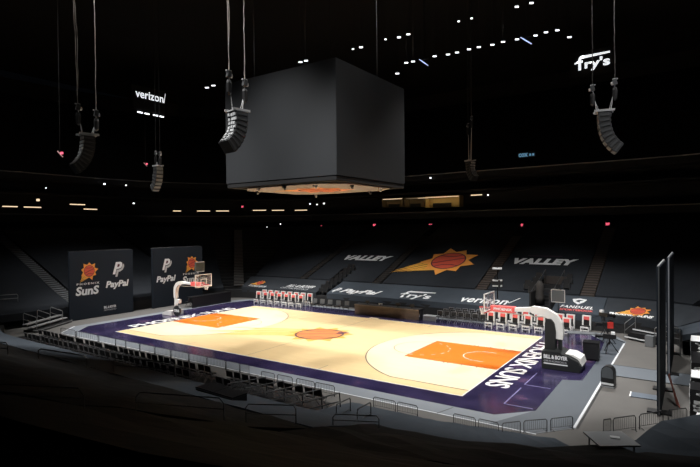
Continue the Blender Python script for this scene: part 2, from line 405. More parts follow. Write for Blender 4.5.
# ================================================================== CLOTHS OVER THE SEATS
def cover(name_s0, s1, d0, d1, m, label, B=FB, tab=FAR_TAB, sy=1, sk=.35, group='cloths covering the seats', wav=.03, dn=None, zoff=0, name='seat_cover', hole=None):
    s0 = name_s0; ns = max(3, int(abs(s1-s0)/.8)); nd = dn or max(2, int((d1-d0)/.85)); b = MB(); vs = []; fs = []
    rr = random.Random(int(s0*37+s1*11+d0*5))
    for i in range(ns+1):
        for j in range(nd+1):
            d = d0+(d1-d0)*j/nd; s = s0+(s1-s0)*i/ns
            if j == 0: d += rr.uniform(-.5, .5)*wav
            x, y = ring(s, d, B, sy); z = lerp_tab(d, tab)+zoff+rr.uniform(-.5, .5)*wav
            vs.append((x, y, z))
    W = nd+1
    for i in range(ns):
        for j in range(nd):
            if hole and hole[0] < s0+(s1-s0)*(i+.5)/ns < hole[1] and hole[2] < d0+(d1-d0)*(j+.5)/nd < hole[3]: continue
            fs.append((i*W+j, i*W+j+1, (i+1)*W+j+1, (i+1)*W+j))
    # skirts
    rim = [i*W for i in range(ns+1)]+[ns*W+j for j in range(1, W)]+[i*W+nd for i in range(ns-1, -1, -1)]+[j for j in range(nd-1, 0, -1)]
    n0 = len(vs)
    for q in rim: vs.append((vs[q][0], vs[q][1], vs[q][2]-sk))
    for i in range(len(rim)): j = (i+1) % len(rim); fs.append((rim[i], rim[j], n0+j, n0+i))
    b.add(vs, fs); t = thing(name, label, 'seat cover', group=group)
    return b.build('cloth', m, t, smooth=False)
def sfn(x0, x1, d0, d1, shear=0, off=.04):
    """flat print on the far stand's straight side"""
    def fn(u, v):
        d = d0+(d1-d0)*v; x = x0+(x1-x0)*u+shear*v
        return (x, 12+d, hfar(x, 12+d)+off)
    return fn
def xyfn(cx, cy, ax, ay, off=.05, bx=None, by=None):
    """ax,ay: world vector of one logo unit to the right; up is outwards"""
    bx = -ay if bx is None else bx; by = ax if by is None else by
    def fn(u, v, l=1):
        x = cx+u*ax+v*bx; y = cy+u*ay+v*by
        return (x, y, hfar(x, y)+off+.012*l)
    return fn
# aprons along the far sideline
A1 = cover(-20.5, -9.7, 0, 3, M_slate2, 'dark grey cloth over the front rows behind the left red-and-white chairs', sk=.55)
sun_logo(xyfn(-18.9, 13.1, .42, 0), A1)
text_mesh('FOOTPRINT CENTER', sfn(-19.9, -17.2, .12, .5), 'lettering', M_print, A1, bold=.02)
text_mesh('BILL & BOYER', sfn(-14.6, -10.9, .75, 1.35, .2), 'lettering', M_print, A1, bold=.02, shear=.25)
text_mesh('ORTHOPEDICS', sfn(-15.1, -11.2, .25, .6, .1), 'lettering', M_printd, A1, bold=.0)
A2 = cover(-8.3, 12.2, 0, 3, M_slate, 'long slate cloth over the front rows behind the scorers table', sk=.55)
def paypal_symbol(fn, parent):
    P = [(0, 0), (.28, 0), (.36, .42), (.55, .42), (.85, .5), (.98, .72), (.92, .92), (.75, 1), (.25, 1)]
    q = [(.30, -.22), (.52, -.22), (.60, .18), (.78, .2), (1.05, .35), (1.18, .62), (1.1, .85), (1.0, .7), (.88, .45), (.6, .36), (.40, .36)]
    flatpoly([P], lambda u, v: fn(u, v), 'logo_letter', M_print, parent)
    flatpoly([q], lambda u, v: fn(u, v), 'logo_letter', M_printd, parent)
    flatpoly([[(.42, .58), (.58, .58), (.68, .68), (.66, .82), (.47, .82)]], lambda u, v: (Vector(fn(u, v))+Vector((.006, -.0, .006))), 'logo_hole', M_seam, parent)
paypal_symbol(sfn(-8.0, -7.35, .45, 1.35, .25), A2)
text_mesh('PayPal', sfn(-7.1, -2.5, .12, 1.25, .3), 'lettering', M_print, A2, bold=.035, shear=.28)
def frys(fn, m, parent, bold=.05):
    text_mesh('f', lambda u, v: fn(.07+u*.20, .10+v*.90), 'lettering', m, parent, bold=bold*.7)
    text_mesh("ry's", lambda u, v: fn(.29+u*.71, -.02+v*.76), 'lettering', m, parent, bold=bold)
    flatpoly([[(.16, .80), (1.0, .88), (1.0, .99), (.20, .98)], [(.0, .50), (.12, .58), (.12, .70), (.0, .60)]], lambda u, v: fn(u, v), 'logo_swash', m, parent)
frys(sfn(-.2, 3.1, .10, 1.75, .2), M_print, A2, .03)
text_mesh('verizon', lambda u, v: sfn(6.0, 10.2, .35, 1.45, .2)(u, v), 'lettering', M_print, A2, bold=.022, squeeze=1.05)
flatpoly([[(1.02, .35), (1.05, .35), (1.16, 1.3), (1.13, 1.3)], [(1.02, .35), (1.05, .35), (.98, .7), (.955, .7)]], lambda u, v: sfn(6.0, 10.2, .35, 1.45, .2)(u, v), 'logo_check', M_print, A2)
A3 = cover(14.0, 17.6, 0, 3, M_slate, 'slate cloth with shield emblem right of the dark stairway opening', sk=.55)
f = sfn(15.15, 16.25, 1.35, 2.45)
flatpoly([[(0, .85), (.5, 1), (1, .85), (.85, .4), (.5, 0), (.15, .4)]], f, 'logo_shield', M_print, A3)
f2 = sfn(15.15, 16.25, 1.35, 2.45, off=.055)
flatpoly([[(.25, .5), (.45, .75), (.8, .72), (.55, .5), (.6, .3)]], f2, 'logo_bird', M_slate, A3)
text_mesh('FANDUEL', sfn(14.5, 16.9, .68, 1.12, .05), 'lettering', M_print, A3, bold=.025, shear=.1, squeeze=1.15)
text_mesh('SPORTSBOOK', sfn(14.55, 17.0, .22, .52), 'lettering', M_redp, A3, bold=.03)
A4 = cover(17.65, 23.4, 0, 3, M_slate2, 'charcoal cloth turning the right corner with small sunburst emblem', sk=.55)
sun_logo(xyfn(19.95, 12.75, .50, -.10), A4)
def edge_fn(s0, s1, d0, d1):
    def fn(u, v):
        x, y = ring(s0+(s1-s0)*u, d0+(d1-d0)*v); return (x, y, hfar(x, y)+.05)
    return fn
text_mesh('PHOENIX SUNS', edge_fn(18.1, 20.9, .1, .5), 'lettering', M_print, A4, bold=.06)
# big cloths above
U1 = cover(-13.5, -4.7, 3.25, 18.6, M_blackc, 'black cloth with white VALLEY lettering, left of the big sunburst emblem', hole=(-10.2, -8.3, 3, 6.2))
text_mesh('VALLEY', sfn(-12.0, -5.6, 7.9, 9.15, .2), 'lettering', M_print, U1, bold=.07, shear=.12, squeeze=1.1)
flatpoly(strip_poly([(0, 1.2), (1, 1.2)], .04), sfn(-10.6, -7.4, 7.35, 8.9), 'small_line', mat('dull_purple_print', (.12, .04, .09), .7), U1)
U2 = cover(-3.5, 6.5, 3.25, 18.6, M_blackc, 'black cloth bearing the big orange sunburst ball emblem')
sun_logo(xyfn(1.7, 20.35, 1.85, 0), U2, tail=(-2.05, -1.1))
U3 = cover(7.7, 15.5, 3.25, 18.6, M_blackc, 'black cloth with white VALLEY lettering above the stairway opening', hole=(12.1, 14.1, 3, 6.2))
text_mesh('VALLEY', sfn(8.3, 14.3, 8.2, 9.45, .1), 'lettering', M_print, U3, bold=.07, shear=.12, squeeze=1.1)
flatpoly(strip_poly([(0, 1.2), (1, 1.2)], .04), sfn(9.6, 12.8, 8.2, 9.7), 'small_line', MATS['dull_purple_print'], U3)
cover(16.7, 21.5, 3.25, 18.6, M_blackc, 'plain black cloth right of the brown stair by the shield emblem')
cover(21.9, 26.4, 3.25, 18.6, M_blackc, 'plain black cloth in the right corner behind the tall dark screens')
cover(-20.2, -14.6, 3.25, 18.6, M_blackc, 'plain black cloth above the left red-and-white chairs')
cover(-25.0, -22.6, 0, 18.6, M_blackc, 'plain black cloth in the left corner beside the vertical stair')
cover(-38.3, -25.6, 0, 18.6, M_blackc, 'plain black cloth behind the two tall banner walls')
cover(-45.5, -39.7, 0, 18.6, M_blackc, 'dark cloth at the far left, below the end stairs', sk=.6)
cover(23.6, 26.4, 0, 3, M_slate, 'slate cloth over the right end rows behind the tall screens')
# near side
def nfn(d): return lerp_tab(d, NEAR_TAB)
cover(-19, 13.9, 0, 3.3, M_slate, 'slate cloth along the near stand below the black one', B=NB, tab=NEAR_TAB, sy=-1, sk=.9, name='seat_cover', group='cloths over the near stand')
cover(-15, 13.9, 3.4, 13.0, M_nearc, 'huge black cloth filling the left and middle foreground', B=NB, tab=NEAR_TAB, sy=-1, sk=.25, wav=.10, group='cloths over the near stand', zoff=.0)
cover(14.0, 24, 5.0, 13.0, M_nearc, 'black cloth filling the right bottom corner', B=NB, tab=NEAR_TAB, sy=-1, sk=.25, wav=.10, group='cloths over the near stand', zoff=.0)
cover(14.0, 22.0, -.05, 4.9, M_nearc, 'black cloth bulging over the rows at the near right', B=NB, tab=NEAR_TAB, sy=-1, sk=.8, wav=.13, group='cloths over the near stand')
# low slate cloth in front of the near right rows
b = MB(); vs = []; fs = []; nx = 26
for i in range(nx+1):
    s = 10.6+10.6*i/nx
    for j, (d, z) in enumerate(((-3.75, .02), (-3.7, .12), (-2.6, .30), (-1.2, .52), (-.12, .72), (-.12, .02))):
        if s > 18 and d < -.1: d = d*(1-.22*(s-18)/3.2)
        x, y = ring(s, d, NB, -1)
        vs.append((x, y, z+random.uniform(-.02, .02)))
for i in range(nx):
    for j in range(5): fs.append((i*6+j, i*6+j+1, (i+1)*6+j+1, (i+1)*6+j))
fs += [tuple(range(6)), tuple(nx*6+j for j in range(5, -1, -1))]
b.add(vs, fs); tag(b.build('seat_cover', M_slate), 'low slate cloth between the near barricades and the black foreground cloth', 'seat cover', 'cloths over the near stand')
b = MB(); vs = []; fs = []
for i in range(13):
    s = 22.2+6.4*i/12; k = min(1, .25+i/5)
    for j, (d, z) in enumerate(((-.8, .0), (-.75, 1.38*k), (.2, 1.48*k), (1.3, 1.56*k), (2.4, 1.62*k), (2.4, .9*k))):
        x, y = ring(s, d, NB, -1); vs.append((x, y, z+(random.uniform(-.03, .03) if 0 < j < 5 else 0)))
for i in range(12):
    for j in range(5): fs.append((i*6+j, i*6+j+1, (i+1)*6+j+1, (i+1)*6+j))
fs += [tuple(range(6)), tuple(72+j for j in range(5, -1, -1))]
b.add(vs, fs); tag(b.build('seat_cover', M_slate), 'slate cloth draped at the near right below the black and white cases', 'seat cover', 'cloths over the near stand')

# ================================================================== STAIRS IN THE STANDS
def line_stairs(p, q, wdt, label, m):
    t = thing('aisle_stairs', label, 'stairs', group='stairs up the stands'); p = Vector(p); q = Vector(q); L = (q-p).length; n = int(L/.42); a = math.atan2((q-p).y, (q-p).x); b = MB(); e = MB()
    for i in range(n):
        c = p+(q-p)*(i+.5)/n; z = hfar(c.x, c.y)+.02; b.box((c.x, c.y, z-.1), (L/n*.98, wdt, .3), a)
        c = p+(q-p)*i/n; e.box((c.x, c.y, z+.0), (.05, wdt, .07), a)
    b.build('steps', m, t); e.build('nosing', M_nose, t)
    return t
def stairs(s, d0, d1, wdt, label, m=M_step, n=None):
    t = thing('aisle_stairs', label, 'stairs', group='stairs up the stands')
    n = n or int((d1-d0)/.42); b = MB(); e = MB()
    for i in range(n):
        d = d0+(d1-d0)*(i+.5)/n; x, y = ring(s, d); x2, y2 = ring(s, d+.1); a = math.atan2(y2-y, x2-x)
        z = lerp_tab(d, FAR_TAB)
        b.box((x, y, z-.12), ((d1-d0)/n*.98, wdt, .30), a)
        x, y = ring(s, d-(d1-d0)/n*.46); e.box((x, y, z+.0), (.05, wdt*1.0, .07), a)
    b.build('steps', m, t); e.build('nosing', M_nose, t)
    return t
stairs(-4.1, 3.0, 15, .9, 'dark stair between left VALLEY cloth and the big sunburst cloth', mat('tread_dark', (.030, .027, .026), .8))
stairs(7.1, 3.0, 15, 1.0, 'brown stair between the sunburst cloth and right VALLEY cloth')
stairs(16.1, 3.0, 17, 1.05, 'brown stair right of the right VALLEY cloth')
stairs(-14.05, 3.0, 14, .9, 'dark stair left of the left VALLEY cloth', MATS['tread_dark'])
line_stairs((-21.35, 12.05), (-33.5, 23.5), 1.15, 'steep stair in the left corner, seen head on', mat('tread_grey', (.16, .155, .15), .7))
stairs(-39.1, 0.2, 17, 1.1, 'end stair climbing leftwards from the left banner wall', mat('tread_steel', (.24, .25, .26), .6))
# handrail posts on the end stair
# stairway opening (vomitory) in the far stand
t = thing('stairway_opening', 'dark stairway opening in the far stand under right VALLEY lettering', 'stairway')
b = MB(); b.box((12.35, 14.0, 1.9), (.12, 4.0, 1.5), 0); b.box((13.85, 14.0, 1.9), (.12, 4.0, 1.5)); b.build('side_wall', M_bowl, t)
b = MB(); b.box((13.1, 17.6, 3.15), (1.9, .15, .7)); b.build('head_wall', mat('vom_wall', (.055, .045, .040), .8), t)
b = MB()
for i in range(6): b.box((13.1, 12.6+i*.5, .9+i*.22), (1.4, .5, .2))
b.build('steps', M_black, t)
for x in (12.3, 13.9):
    b = MB(); b.tube([(x, 12.2, 2.0), (x, 12.2, 2.55), (x, 15.6, 3.5), (x, 17.5, 4.1), (x, 17.5, 3.3)], .03); b.tube([(x, 14, 2.4), (x, 14, 3.0)], .025); b.build('handrail', M_dsteel, t)
b = MB()                                               # bundled dark drape beside the opening
b.lathe((12.75, 13.5, 1.6), [(.34, 0), (.38, .5), (.30, 1.0), (.36, 1.4), (.22, 1.75), (.08, 1.85)], 12)
tag(b.build('bundled_drape', mat('drape_brown', (.05, .045, .042), .9, bump=.5), smooth=True), 'bundled dark drape standing in the stairway opening', 'drape')

# uncovered seats
def make_seat():
    t = thing('arena_seat', 'dark folding arena seat left uncovered beside a stair', 'seat', group='uncovered arena seats')
    MB().box((0, .05, .42), (.46, .12, .42), rx=-.2).build('seat_pan', M_black, t)
    MB().box((0, .22, .72), (.46, .06, .55), rx=-.15).build('backrest', M_black, t)
    for x in (-.26, .26): MB().box((x, .1, .32), (.04, .35, .64)).build('arm', M_dsteel, t)
    return t
seat0 = make_seat(); first = True
for j in range(7):
    for i in range(2):
        d = .4+j*.85; x = -9.3+i*.55; loc = (x, 12+d, lerp_tab(d, FAR_TAB)-.32)
        if first: seat0.location = loc; seat0['label'] = 'dark uncovered arena seat in the strip beside the left VALLEY cloth'; first = False
        else: dup(seat0, loc, 0)
for i, (x, d) in enumerate(((11.7, 3.0), (11.75, 3.9), (11.8, 4.8), (14.35, 3.9), (14.4, 4.8), (11.2, 3.4))):
    dup(seat0, (x, 12+d, lerp_tab(d, FAR_TAB)-.1), 0, 'dark uncovered arena seat at the edge of the stairway opening')

# ================================================================== SCOREBOARD
sb = thing('hanging_scoreboard', 'huge dark four-sided scoreboard hanging above centre court', 'scoreboard', (0, 0, 0))
b = MB(); b.box((0, 0, 15.0), (9.7, 8.7, 7.4)); b.build('core', M_black, sb)
for c, d in (((0, -4.42, 15.0), (9.96, .16, 7.3)), ((4.92, 0, 15.0), (.16, 8.96, 7.3)), ((0, 4.42, 15.0), (9.96, .16, 7.3)), ((-4.92, 0, 15.0), (.16, 8.96, 7.3))):
    MB().box(c, d).build('screen', M_led, sb)
MB().box((0, 0, 11.16), (9.9, 8.9, .30)).build('bottom_frame', M_darker, sb, bevel=.03)
oc = [(-4.6, -2.8), (-3.2, -4.1), (3.2, -4.1), (4.6, -2.8), (4.6, 2.8), (3.2, 4.1), (-3.2, 4.1), (-4.6, 2.8)]
b = MB(); b.prism(oc, lambda a, c, t: (a, c, t), 10.90, 10.97); b.build('underside', M_under, sb)
def ufn(u, v, l): return (u*1.6+.1, -v*1.6+.1, 10.89-.006*l)
SO, SR = M_sunO, M_sunR
M_sunO = mat('print_salmon', (.95, .42, .20), .6); M_sunR = mat('print_salmon_deep', (.85, .25, .10), .6)
sun_logo(ufn, sb, tail=(-1.6, .7))
M_sunO, M_sunR = SO, SR
for i, (px, py) in enumerate([(-4.1, -2.2), (-2.3, -3.9), (.3, -4.1), (2.6, -3.6), (4.3, -1.8), (4.3, 1.9), (2.2, 3.9), (-3.0, 3.6)]):
    b = MB(); b.box((px, py, 10.86), (.24, .24, .16), rz=i); b.tube([(px, py, 10.8), (px+.10, py-.04, 10.68)], [.07, .09], 8); b.build('camera_pod', M_rig if i % 2 else M_dsteel, sb)
for x in (-3.5, 3.5):
    for y in (-3, 3): MB().tube([(x, y, 18.6), (x, y, 33)], .012).build('hanging_cable', M_darker, sb)

# ================================================================== SPEAKER ARRAYS
def speaker_array(P, h, label, turn, n=9, bw=.9, lean=1, chain_dx=.5, bright=M_greyspk, top=32.9, dual=True, hang=1.6, dep=.62, chain_m=None, slant=0):
    """P: lower tip; the boxes curve from the top frame down; turn: direction they face"""
    t = thing('speaker_array', label, 'speakers', P, turn, 'hanging line array speakers')
    bh = h/n*1.08
    # local frame: x = facing direction, z up; the column curls toward -x (down-facing) at the bottom
    ang = 0; x = 0; z = h
    pts = []
    for i in range(n):
        ang = (i/(n-1))**1.3*.95
        pts.append((x, z, ang)); x -= math.sin(ang)*bh*.9; z -= math.cos(ang)*bh*.9
    dx = -pts[-1][0]; dz = -pts[-1][1]
    b = MB(); g = MB(); e1 = MB(); e2 = MB(); hw = MB(); rr = random.Random(int(P[0]*7))
    for (x, z, a) in pts:
        c = Vector((x+dx, 0, z+dz)); fx = Vector((math.cos(a), 0, -math.sin(a)))
        b.box(c, (dep, bw, bh*.9), ry=a)
        g.box(c+fx*(dep/2+.005), (.02, bw*.92, bh*.70), ry=a)
        e1.box(c+Vector((0, bw/2+.015, 0)), (dep*.8, .03, bh*.34), ry=a); e2.box(c-Vector((0, bw/2+.015, 0)), (dep*.8, .03, bh*.34), ry=a)
        for q in (-.34, -.1, .2): hw.box(c-fx*(dep/2+.03)+Vector((0, q*bw+rr.uniform(-.05, .05), rr.uniform(-.02, .02))), (.07, .12+rr.uniform(0, .1), bh*.5), ry=a)
    cb = b.build('cabinets', mat('speaker_body', (.030, .031, .033), .6), t); g.build('grilles', M_greyspk, cb); e1.build('side_plate', M_dsteel, t); e2.build('side_plate', M_dsteel, t); hw.build('rigging_hardware', bright, t)
    tz = h+dz+bh*.7; tx = dx
    b = MB(); b.box((tx, 0, tz), (.9, bw*.8, .07)); b.box((tx, -bw*.4, tz+.05), (1.1, .07, .12)); b.box((tx, bw*.4, tz+.05), (1.1, .07, .12)); b.build('fly_frame', M_rig, t)
    for k, ox in enumerate((-chain_dx, chain_dx)):
        cz = tz+hang*(1 if k == 0 else .85)
        b = MB(); b.tube([(tx+ox*.6, 0, tz), (tx+ox, 0, cz)], .03); b.tube([(tx+ox*.4, .1, tz), (tx+ox, 0, cz-.3)], .018); b.build('sling', M_rig, t)
        b = MB(); b.box((tx+ox, 0, cz+.12), (.22, .20, .34), ry=.2); b.build('chain_motor', M_dsteel, t); b = MB(); b.lathe((tx+ox+.14, 0, cz-.05), [(.07, 0), (.09, .1), (.07, .2)], 8); b.box((tx+ox-.02, 0, cz+.31), (.30, .10, .06)); b.build('motor_hook', M_rig, t)
        b = MB(); z0 = cz+.3; L = P[2]; top_l = top-P[2]
        nn = 36; pl = [(tx+ox+(slant*q/nn if k == 0 else 0)+(random.uniform(-.02, .02) if 0 < q < nn else 0), random.uniform(-.02, .02), z0+(top_l-z0)*q/nn) for q in range(nn+1)]
        b.tube(pl, .026, 5)
        if k == 0 and dual: b.tube([(p[0]+.12*math.sin(PI*min(1, (p[2]-z0)/8)), p[1]+.05, p[2]) for p in pl], .022, 5)
        b.build('chain', chain_m or M_chain, t)
        b = MB(); b.lathe((tx+ox, .0, cz-.95), [(.05, 0), (.14, .1), (.16, .6), (.12, .75)], 8); b.build('chain_bag', M_black, t)
    return t
camdir = math.atan2(-30, 23)
PALE = mat('speaker_pale', (.50, .51, .52), .4); CH2 = mat('chain_dark', (.03, .028, .027), .6)
P = at_depth(76, 168, 30); speaker_array(P, 2.3, 'leftmost hanging speaker array, on two long cables', YAW-PI/2+.75, n=9, bw=.8, chain_dx=.5, hang=1.5, bright=PALE, slant=-.45)
P = at_depth(228, 146, 27); speaker_array(P, 2.2, 'speaker array hanging just left of the scoreboard', YAW-PI/2+.8, n=8, bw=.95, chain_dx=.5, bright=PALE, hang=1.8, dep=.7, slant=-.12)
P = at_depth(617, 148, 30); speaker_array(P, 2.5, 'speaker array hanging under the lit sign at upper right', YAW+PI/2-.35, n=8, bw=.9, chain_dx=.6, hang=1.6, bright=M_dsteel, dual=False, chain_m=CH2)
P = at_depth(155, 188, 50); speaker_array(P, 2.4, 'small distant speaker array right of the leftmost one', YAW-PI/2-.7, n=7, bw=.7, chain_dx=.4, hang=1.2, dual=False, bright=PALE, chain_m=M_black)
P = at_depth(474, 178, 55); speaker_array(P, 2.2, 'small distant speaker array right of the scoreboard', YAW+.5, n=7, bw=.8, chain_dx=.3, hang=4.5, bright=PALE, chain_m=CH2)
# ================================================================== BANNER WALLS AND TALL SCREENS
def yfn(x, y0, y1, z0, z1, sh=0):
    return lambda u, v: (x, y0+(y1-y0)*u+sh*v, z0+(z1-z0)*v)
def banner(y0, y1, label, order, legs=True):
    t = thing('banner_wall', label, 'banner', (0, 0, 0)); x = -22.2
    MB().box((x-.12, (y0+y1)/2, 3.08), (.22, y1-y0, 6.1)).build('panel', M_screen, t)
    b = MB(); b.tube([(x-.3, y0, 6.16), (x-.3, y1, 6.16)], .05); b.tube([(x-.35, y0+.1, 0), (x-.35, y0+.1, 6.1)], .06); b.tube([(x-.35, y1-.1, 0), (x-.35, y1-.1, 6.1)], .06); b.build('frame', M_blk_metal, t)
    X = x+.004; t_ = t; t = [c for c in t.children if c.name.startswith('panel')][0]
    def suns(yc):
        sun_logo(lambda u, v, l: (X+.004*l, yc+.15+u*.50, 4.35+v*.52), t, tail=(-1.2, -1.35))
        text_mesh('PHOENIX', yfn(X, yc-1.0, yc+1.1, 3.12, 3.30), 'lettering', M_print, t, bold=.03, squeeze=1.5)
        text_mesh('SunS', yfn(X, yc-1.1, yc+1.05, 2.18, 2.98), 'lettering', M_print, t, bold=.04, shear=.15)
    def pay(yc):
        paypal_symbol(lambda u, v: (X+(.004 if v < .4 else 0), yc-.55+u*.95+.1*v, 3.85+v*1.15), t)
        text_mesh('PayPal', yfn(X, yc-1.25, yc+1.1, 2.45, 3.25), 'lettering', M_print, t, bold=.04, shear=.2, box=None)
    w_ = (y1-y0)/4
    (suns if order == 0 else pay)(y0+w_*1.05); (pay if order == 0 else suns)(y1-w_*.95-.1)
    if order == 0:
        text_mesh('BILL & BOYER', yfn(X, y0+3.1, y0+4.3, .72, .95), 'lettering', M_print, t, bold=.04)
        text_mesh('ORTHOPEDICS', yfn(X, y0+3.1, y0+4.3, .50, .64), 'lettering', M_printd, t)
    return t_
banner(-7.2, -1.1, 'tall black banner wall at the left with orange sunburst emblem on its left half', 0)
banner(1.1, 7.4, 'tall black banner wall behind the left basketball hoop', 1)
for i, (y0, y1, x, lab) in enumerate(((-5.6, -1.0, 22.2, 'nearer of two tall dark screens seen edge-on at the right'), (1.2, 7.4, 22.30, 'farther of two tall dark screens seen edge-on at the right'))):
    t = thing('standing_screen', lab, 'screen')
    MB().box((x, (y0+y1)/2, 3.15), (.13, y1-y0, 6.2)).build('panel', M_screen, t)
    b = MB(); b.box((x+.02, y0-.03, 3.15), (.05, .04, 6.2)); b.build('edge_strip', mat('edge_grey', (.22, .23, .25), .5) if i else mat('edge_dim', (.10, .105, .11), .5), t)
    b = MB(); b.box((x, (y0+y1)/2, 6.28), (.06, y1-y0, .05)); b.build('top_rail', MATS['edge_grey'] if i else M_grey, t)
    for yy in (y0+.5, y1-.5): MB().box((x+.0, yy, .04), (.9, .5, .07)).build('foot', M_black, t)

# ================================================================== HOOPS
def hoop(sx, label, dark):
    """built for +X end, mirrored by rotation"""
    t = thing('basketball_hoop', label, 'basketball hoop', (sx*14.325, 0, .022), 0 if sx > 0 else PI)
    arm_m = M_white
    # base: wedge-shaped padded box from x=2.0 to 4.4
    side = [(2.0, 0), (4.0, 0), (4.05, .35), (3.9, .60), (3.4, .80), (2.9, 1.0), (2.0, 1.0)]
    if dark:
        b = MB(); b.prism(side, lambda a, c, q: (a, q, c), -.78, .78); b.build('base', M_blackp, t, bevel=.02)
        text_mesh('BILL & BOYER', lambda u, v: (2.12+1.25*u, -.785, .60+.22*v), 'lettering', M_print, t, bold=.05)
        text_mesh('ORTHOPEDICS', lambda u, v: (2.12+1.2*u, -.785, .42+.10*v), 'lettering', M_printd, t)
        MB().box((2.75, -.784, .33), (1.25, .004, .06)).build('base_stripe', M_print, t)
        b = MB(); b.prism([(3.2, .92), (3.5, .82), (3.85, .66), (3.98, .45), (4.02, .3), (4.08, .36), (3.98, .72), (3.6, .90)], lambda a, c, q: (a, q, c), -.5, .72); b.build('base_hood', M_white, t)
        b = MB(); b.prism([(2.05, .9), (2.62, .9), (2.66, 2.0), (2.58, 2.5), (2.42, 2.72), (2.16, 2.72), (2.08, 2.5)], lambda a, c, q: (a, q, c), -.32, .32); b.build('mast_pad', M_blackp, t, bevel=.03)
        b = MB(); b.tube([(2.85, -.0, .8), (2.82, -.0, 1.75)], .12, 8); b.build('mast', M_blackp, t)
    else:
        b = MB(); b.prism([(2.35, .02), (3.75, .02), (3.75, .18), (3.1, .42), (2.35, .46)], lambda a, c, q: (a, q, c), -.55, .8); b.build('base', M_white, t, bevel=.02)
        b = MB(); b.prism([(1.75+.50*math.cos(2*PI*i/20), .52+.5*math.sin(2*PI*i/20)) for i in range(20)], lambda a, c, q: (a, q, c), .55, .67); b.build('round_pad', M_blackp, t)
        text_mesh('SUNS', lambda u, v: (2.1-.7*u, .675, .40+.26*v), 'lettering', M_print, t, bold=.03)
        b = MB(); b.tube([(2.72, 0, .4), (2.72, 0, 1.4), (2.72, 0, 2.2)], [.17, .15, .15], 8); b.build('mast', M_white, t)
        b = MB(); b.box((2.2, .1, 1.3), (.4, .3, .35)); b.build('pump_box', M_white, t)
    # curved arm
    path = [(2.80, 1.6), (2.82, 2.0), (2.74, 2.42), (2.50, 2.80), (2.05, 3.06), (1.35, 3.14), (1.2, 3.14), (.4, 3.06), (-.9, 3.02)]
    if not dark: path = [(2.72, 1.6), (2.72, 2.2), (2.66, 2.55), (2.45, 2.85), (2.1, 3.02), (1.6, 3.06), (1.2, 3.05), (.4, 3.03), (-.9, 3.0)]
    ht = [.32, .36, .40, .40, .38, .34, .20, .18, .16]
    up = []; lo = []
    for i, (x, z) in enumerate(path):
        a = path[max(i-1, 0)]; c = path[min(i+1, len(path)-1)]; tx, tz = c[0]-a[0], c[1]-a[1]; l = math.hypot(tx, tz)
        nx_, nz_ = tz/l, -tx/l; hh = ht[i]/2*(1.25 if dark else .8)
        up.append((x+nx_*hh, z+nz_*hh)); lo.append((x-nx_*hh, z-nz_*hh))
    b = MB(); vs = []; fs = []
    for (p, q) in zip(up, lo):
        for yy in (-.17, .17): vs += [(p[0], yy, p[1]), (q[0], yy, q[1])]
    for i in range(len(path)-1):
        k = i*4; fs += [(k, k+4, k+5, k+1), (k+2, k+3, k+7, k+6), (k, k+2, k+6, k+4), (k+1, k+5, k+7, k+3)]
    fs += [(0, 1, 3, 2), (len(vs)-4, len(vs)-2, len(vs)-1, len(vs)-3)]
    b.add(vs, fs); arm = b.build('arm', arm_m, t)
    MB().box((-.38, 0, 3.04), (1.45, .38, .34)).build('red_sleeve', M_redp, t)
    text_mesh('PHOENIX', lambda u, v: (-.9+1.1*u, -.197, 2.96+.17*v), 'sleeve_lettering', M_print, t, bold=.03)
    b = MB(); b.tube([(2.3, 0, 2.75), (1.2, 0, 2.75), (-.9, 0, 2.85)], .03); b.build('lower_strut', M_white, t)
    # backboard in the plane x=-1.22
    X = -1.225
    MB().box((X, 0, 3.43), (.03, 1.80, 1.04)).build('backboard', M_glass, t)
    b = MB()
    for yy in (-.9, .9): b.box((X, yy, 3.43), (.06, .06, 1.09))
    for zz in (2.91, 3.95): b.box((X, 0, zz), (.06, 1.83, .06))
    for yy in (-.3, .3): b.box((X-.025, yy, 3.30), (.02, .05, .5))
    for zz in (3.07, 3.53): b.box((X-.025, 0, zz), (.02, .62, .05))
    b.build('board_frame', M_white, t)
    b = MB(); b.box((X, 0, 2.86), (.10, 1.8, .07)); b.build('board_padding', M_white if not dark else M_red, t)
    b = MB(); cx = X-.15-.23; b.tube([(cx+.23*math.cos(a), .23*math.sin(a), 3.05) for a in [2*PI*i/20 for i in range(21)]], .016, 6); b.box((X-.09, 0, 3.05), (.14, .16, .05)); b.build('rim', M_red, t)
    b = MB()
    for i in range(12):
        a = 2*PI*i/12; c = a+PI/6
        for q in (a, c): b.tube([(cx+.225*math.cos(a), .225*math.sin(a), 3.03), (cx+.16*math.cos((a+q)/2), .16*math.sin((a+q)/2), 2.8), (cx+.12*math.cos(q), .12*math.sin(q), 2.6)], .008, 4)
    b.build('net', M_net, t)
    # shot clock above
    b = MB(); b.tube([(X+.5, 0, 3.6), (X+.5, 0, 4.5)], .04); b.build('clock_post', M_blk_metal, t)
    if dark:
        b = MB(); b.box((X+.5, 0, 4.55), (.5, .5, .45)); b.build('shot_clock', M_black, t)
        b = MB(); b.tube([(X+.5, 0, 4.5), (X+.5, 0, 5.5)], .04); b.build('antenna_post', M_blk_metal, t)
        for zz in (4.42, 4.74, 5.45): MB().box((X+.5, 0, zz), (.55, .55, .07), rz=.3).build('clock_light', M_rig, t)
    else:
        MB().box((X+.5, .0, 4.62), (.15, 1.0, .85)).build('shot_clock', mat('clock_face', (.06, .07, .065), .5), t)
        for zz in (4.2, 5.06): MB().box((X+.42, 0, zz), (.1, .85, .07)).build('clock_light', M_rig, t)
    kids = {c.name.split('.')[0]: c for c in t.children}
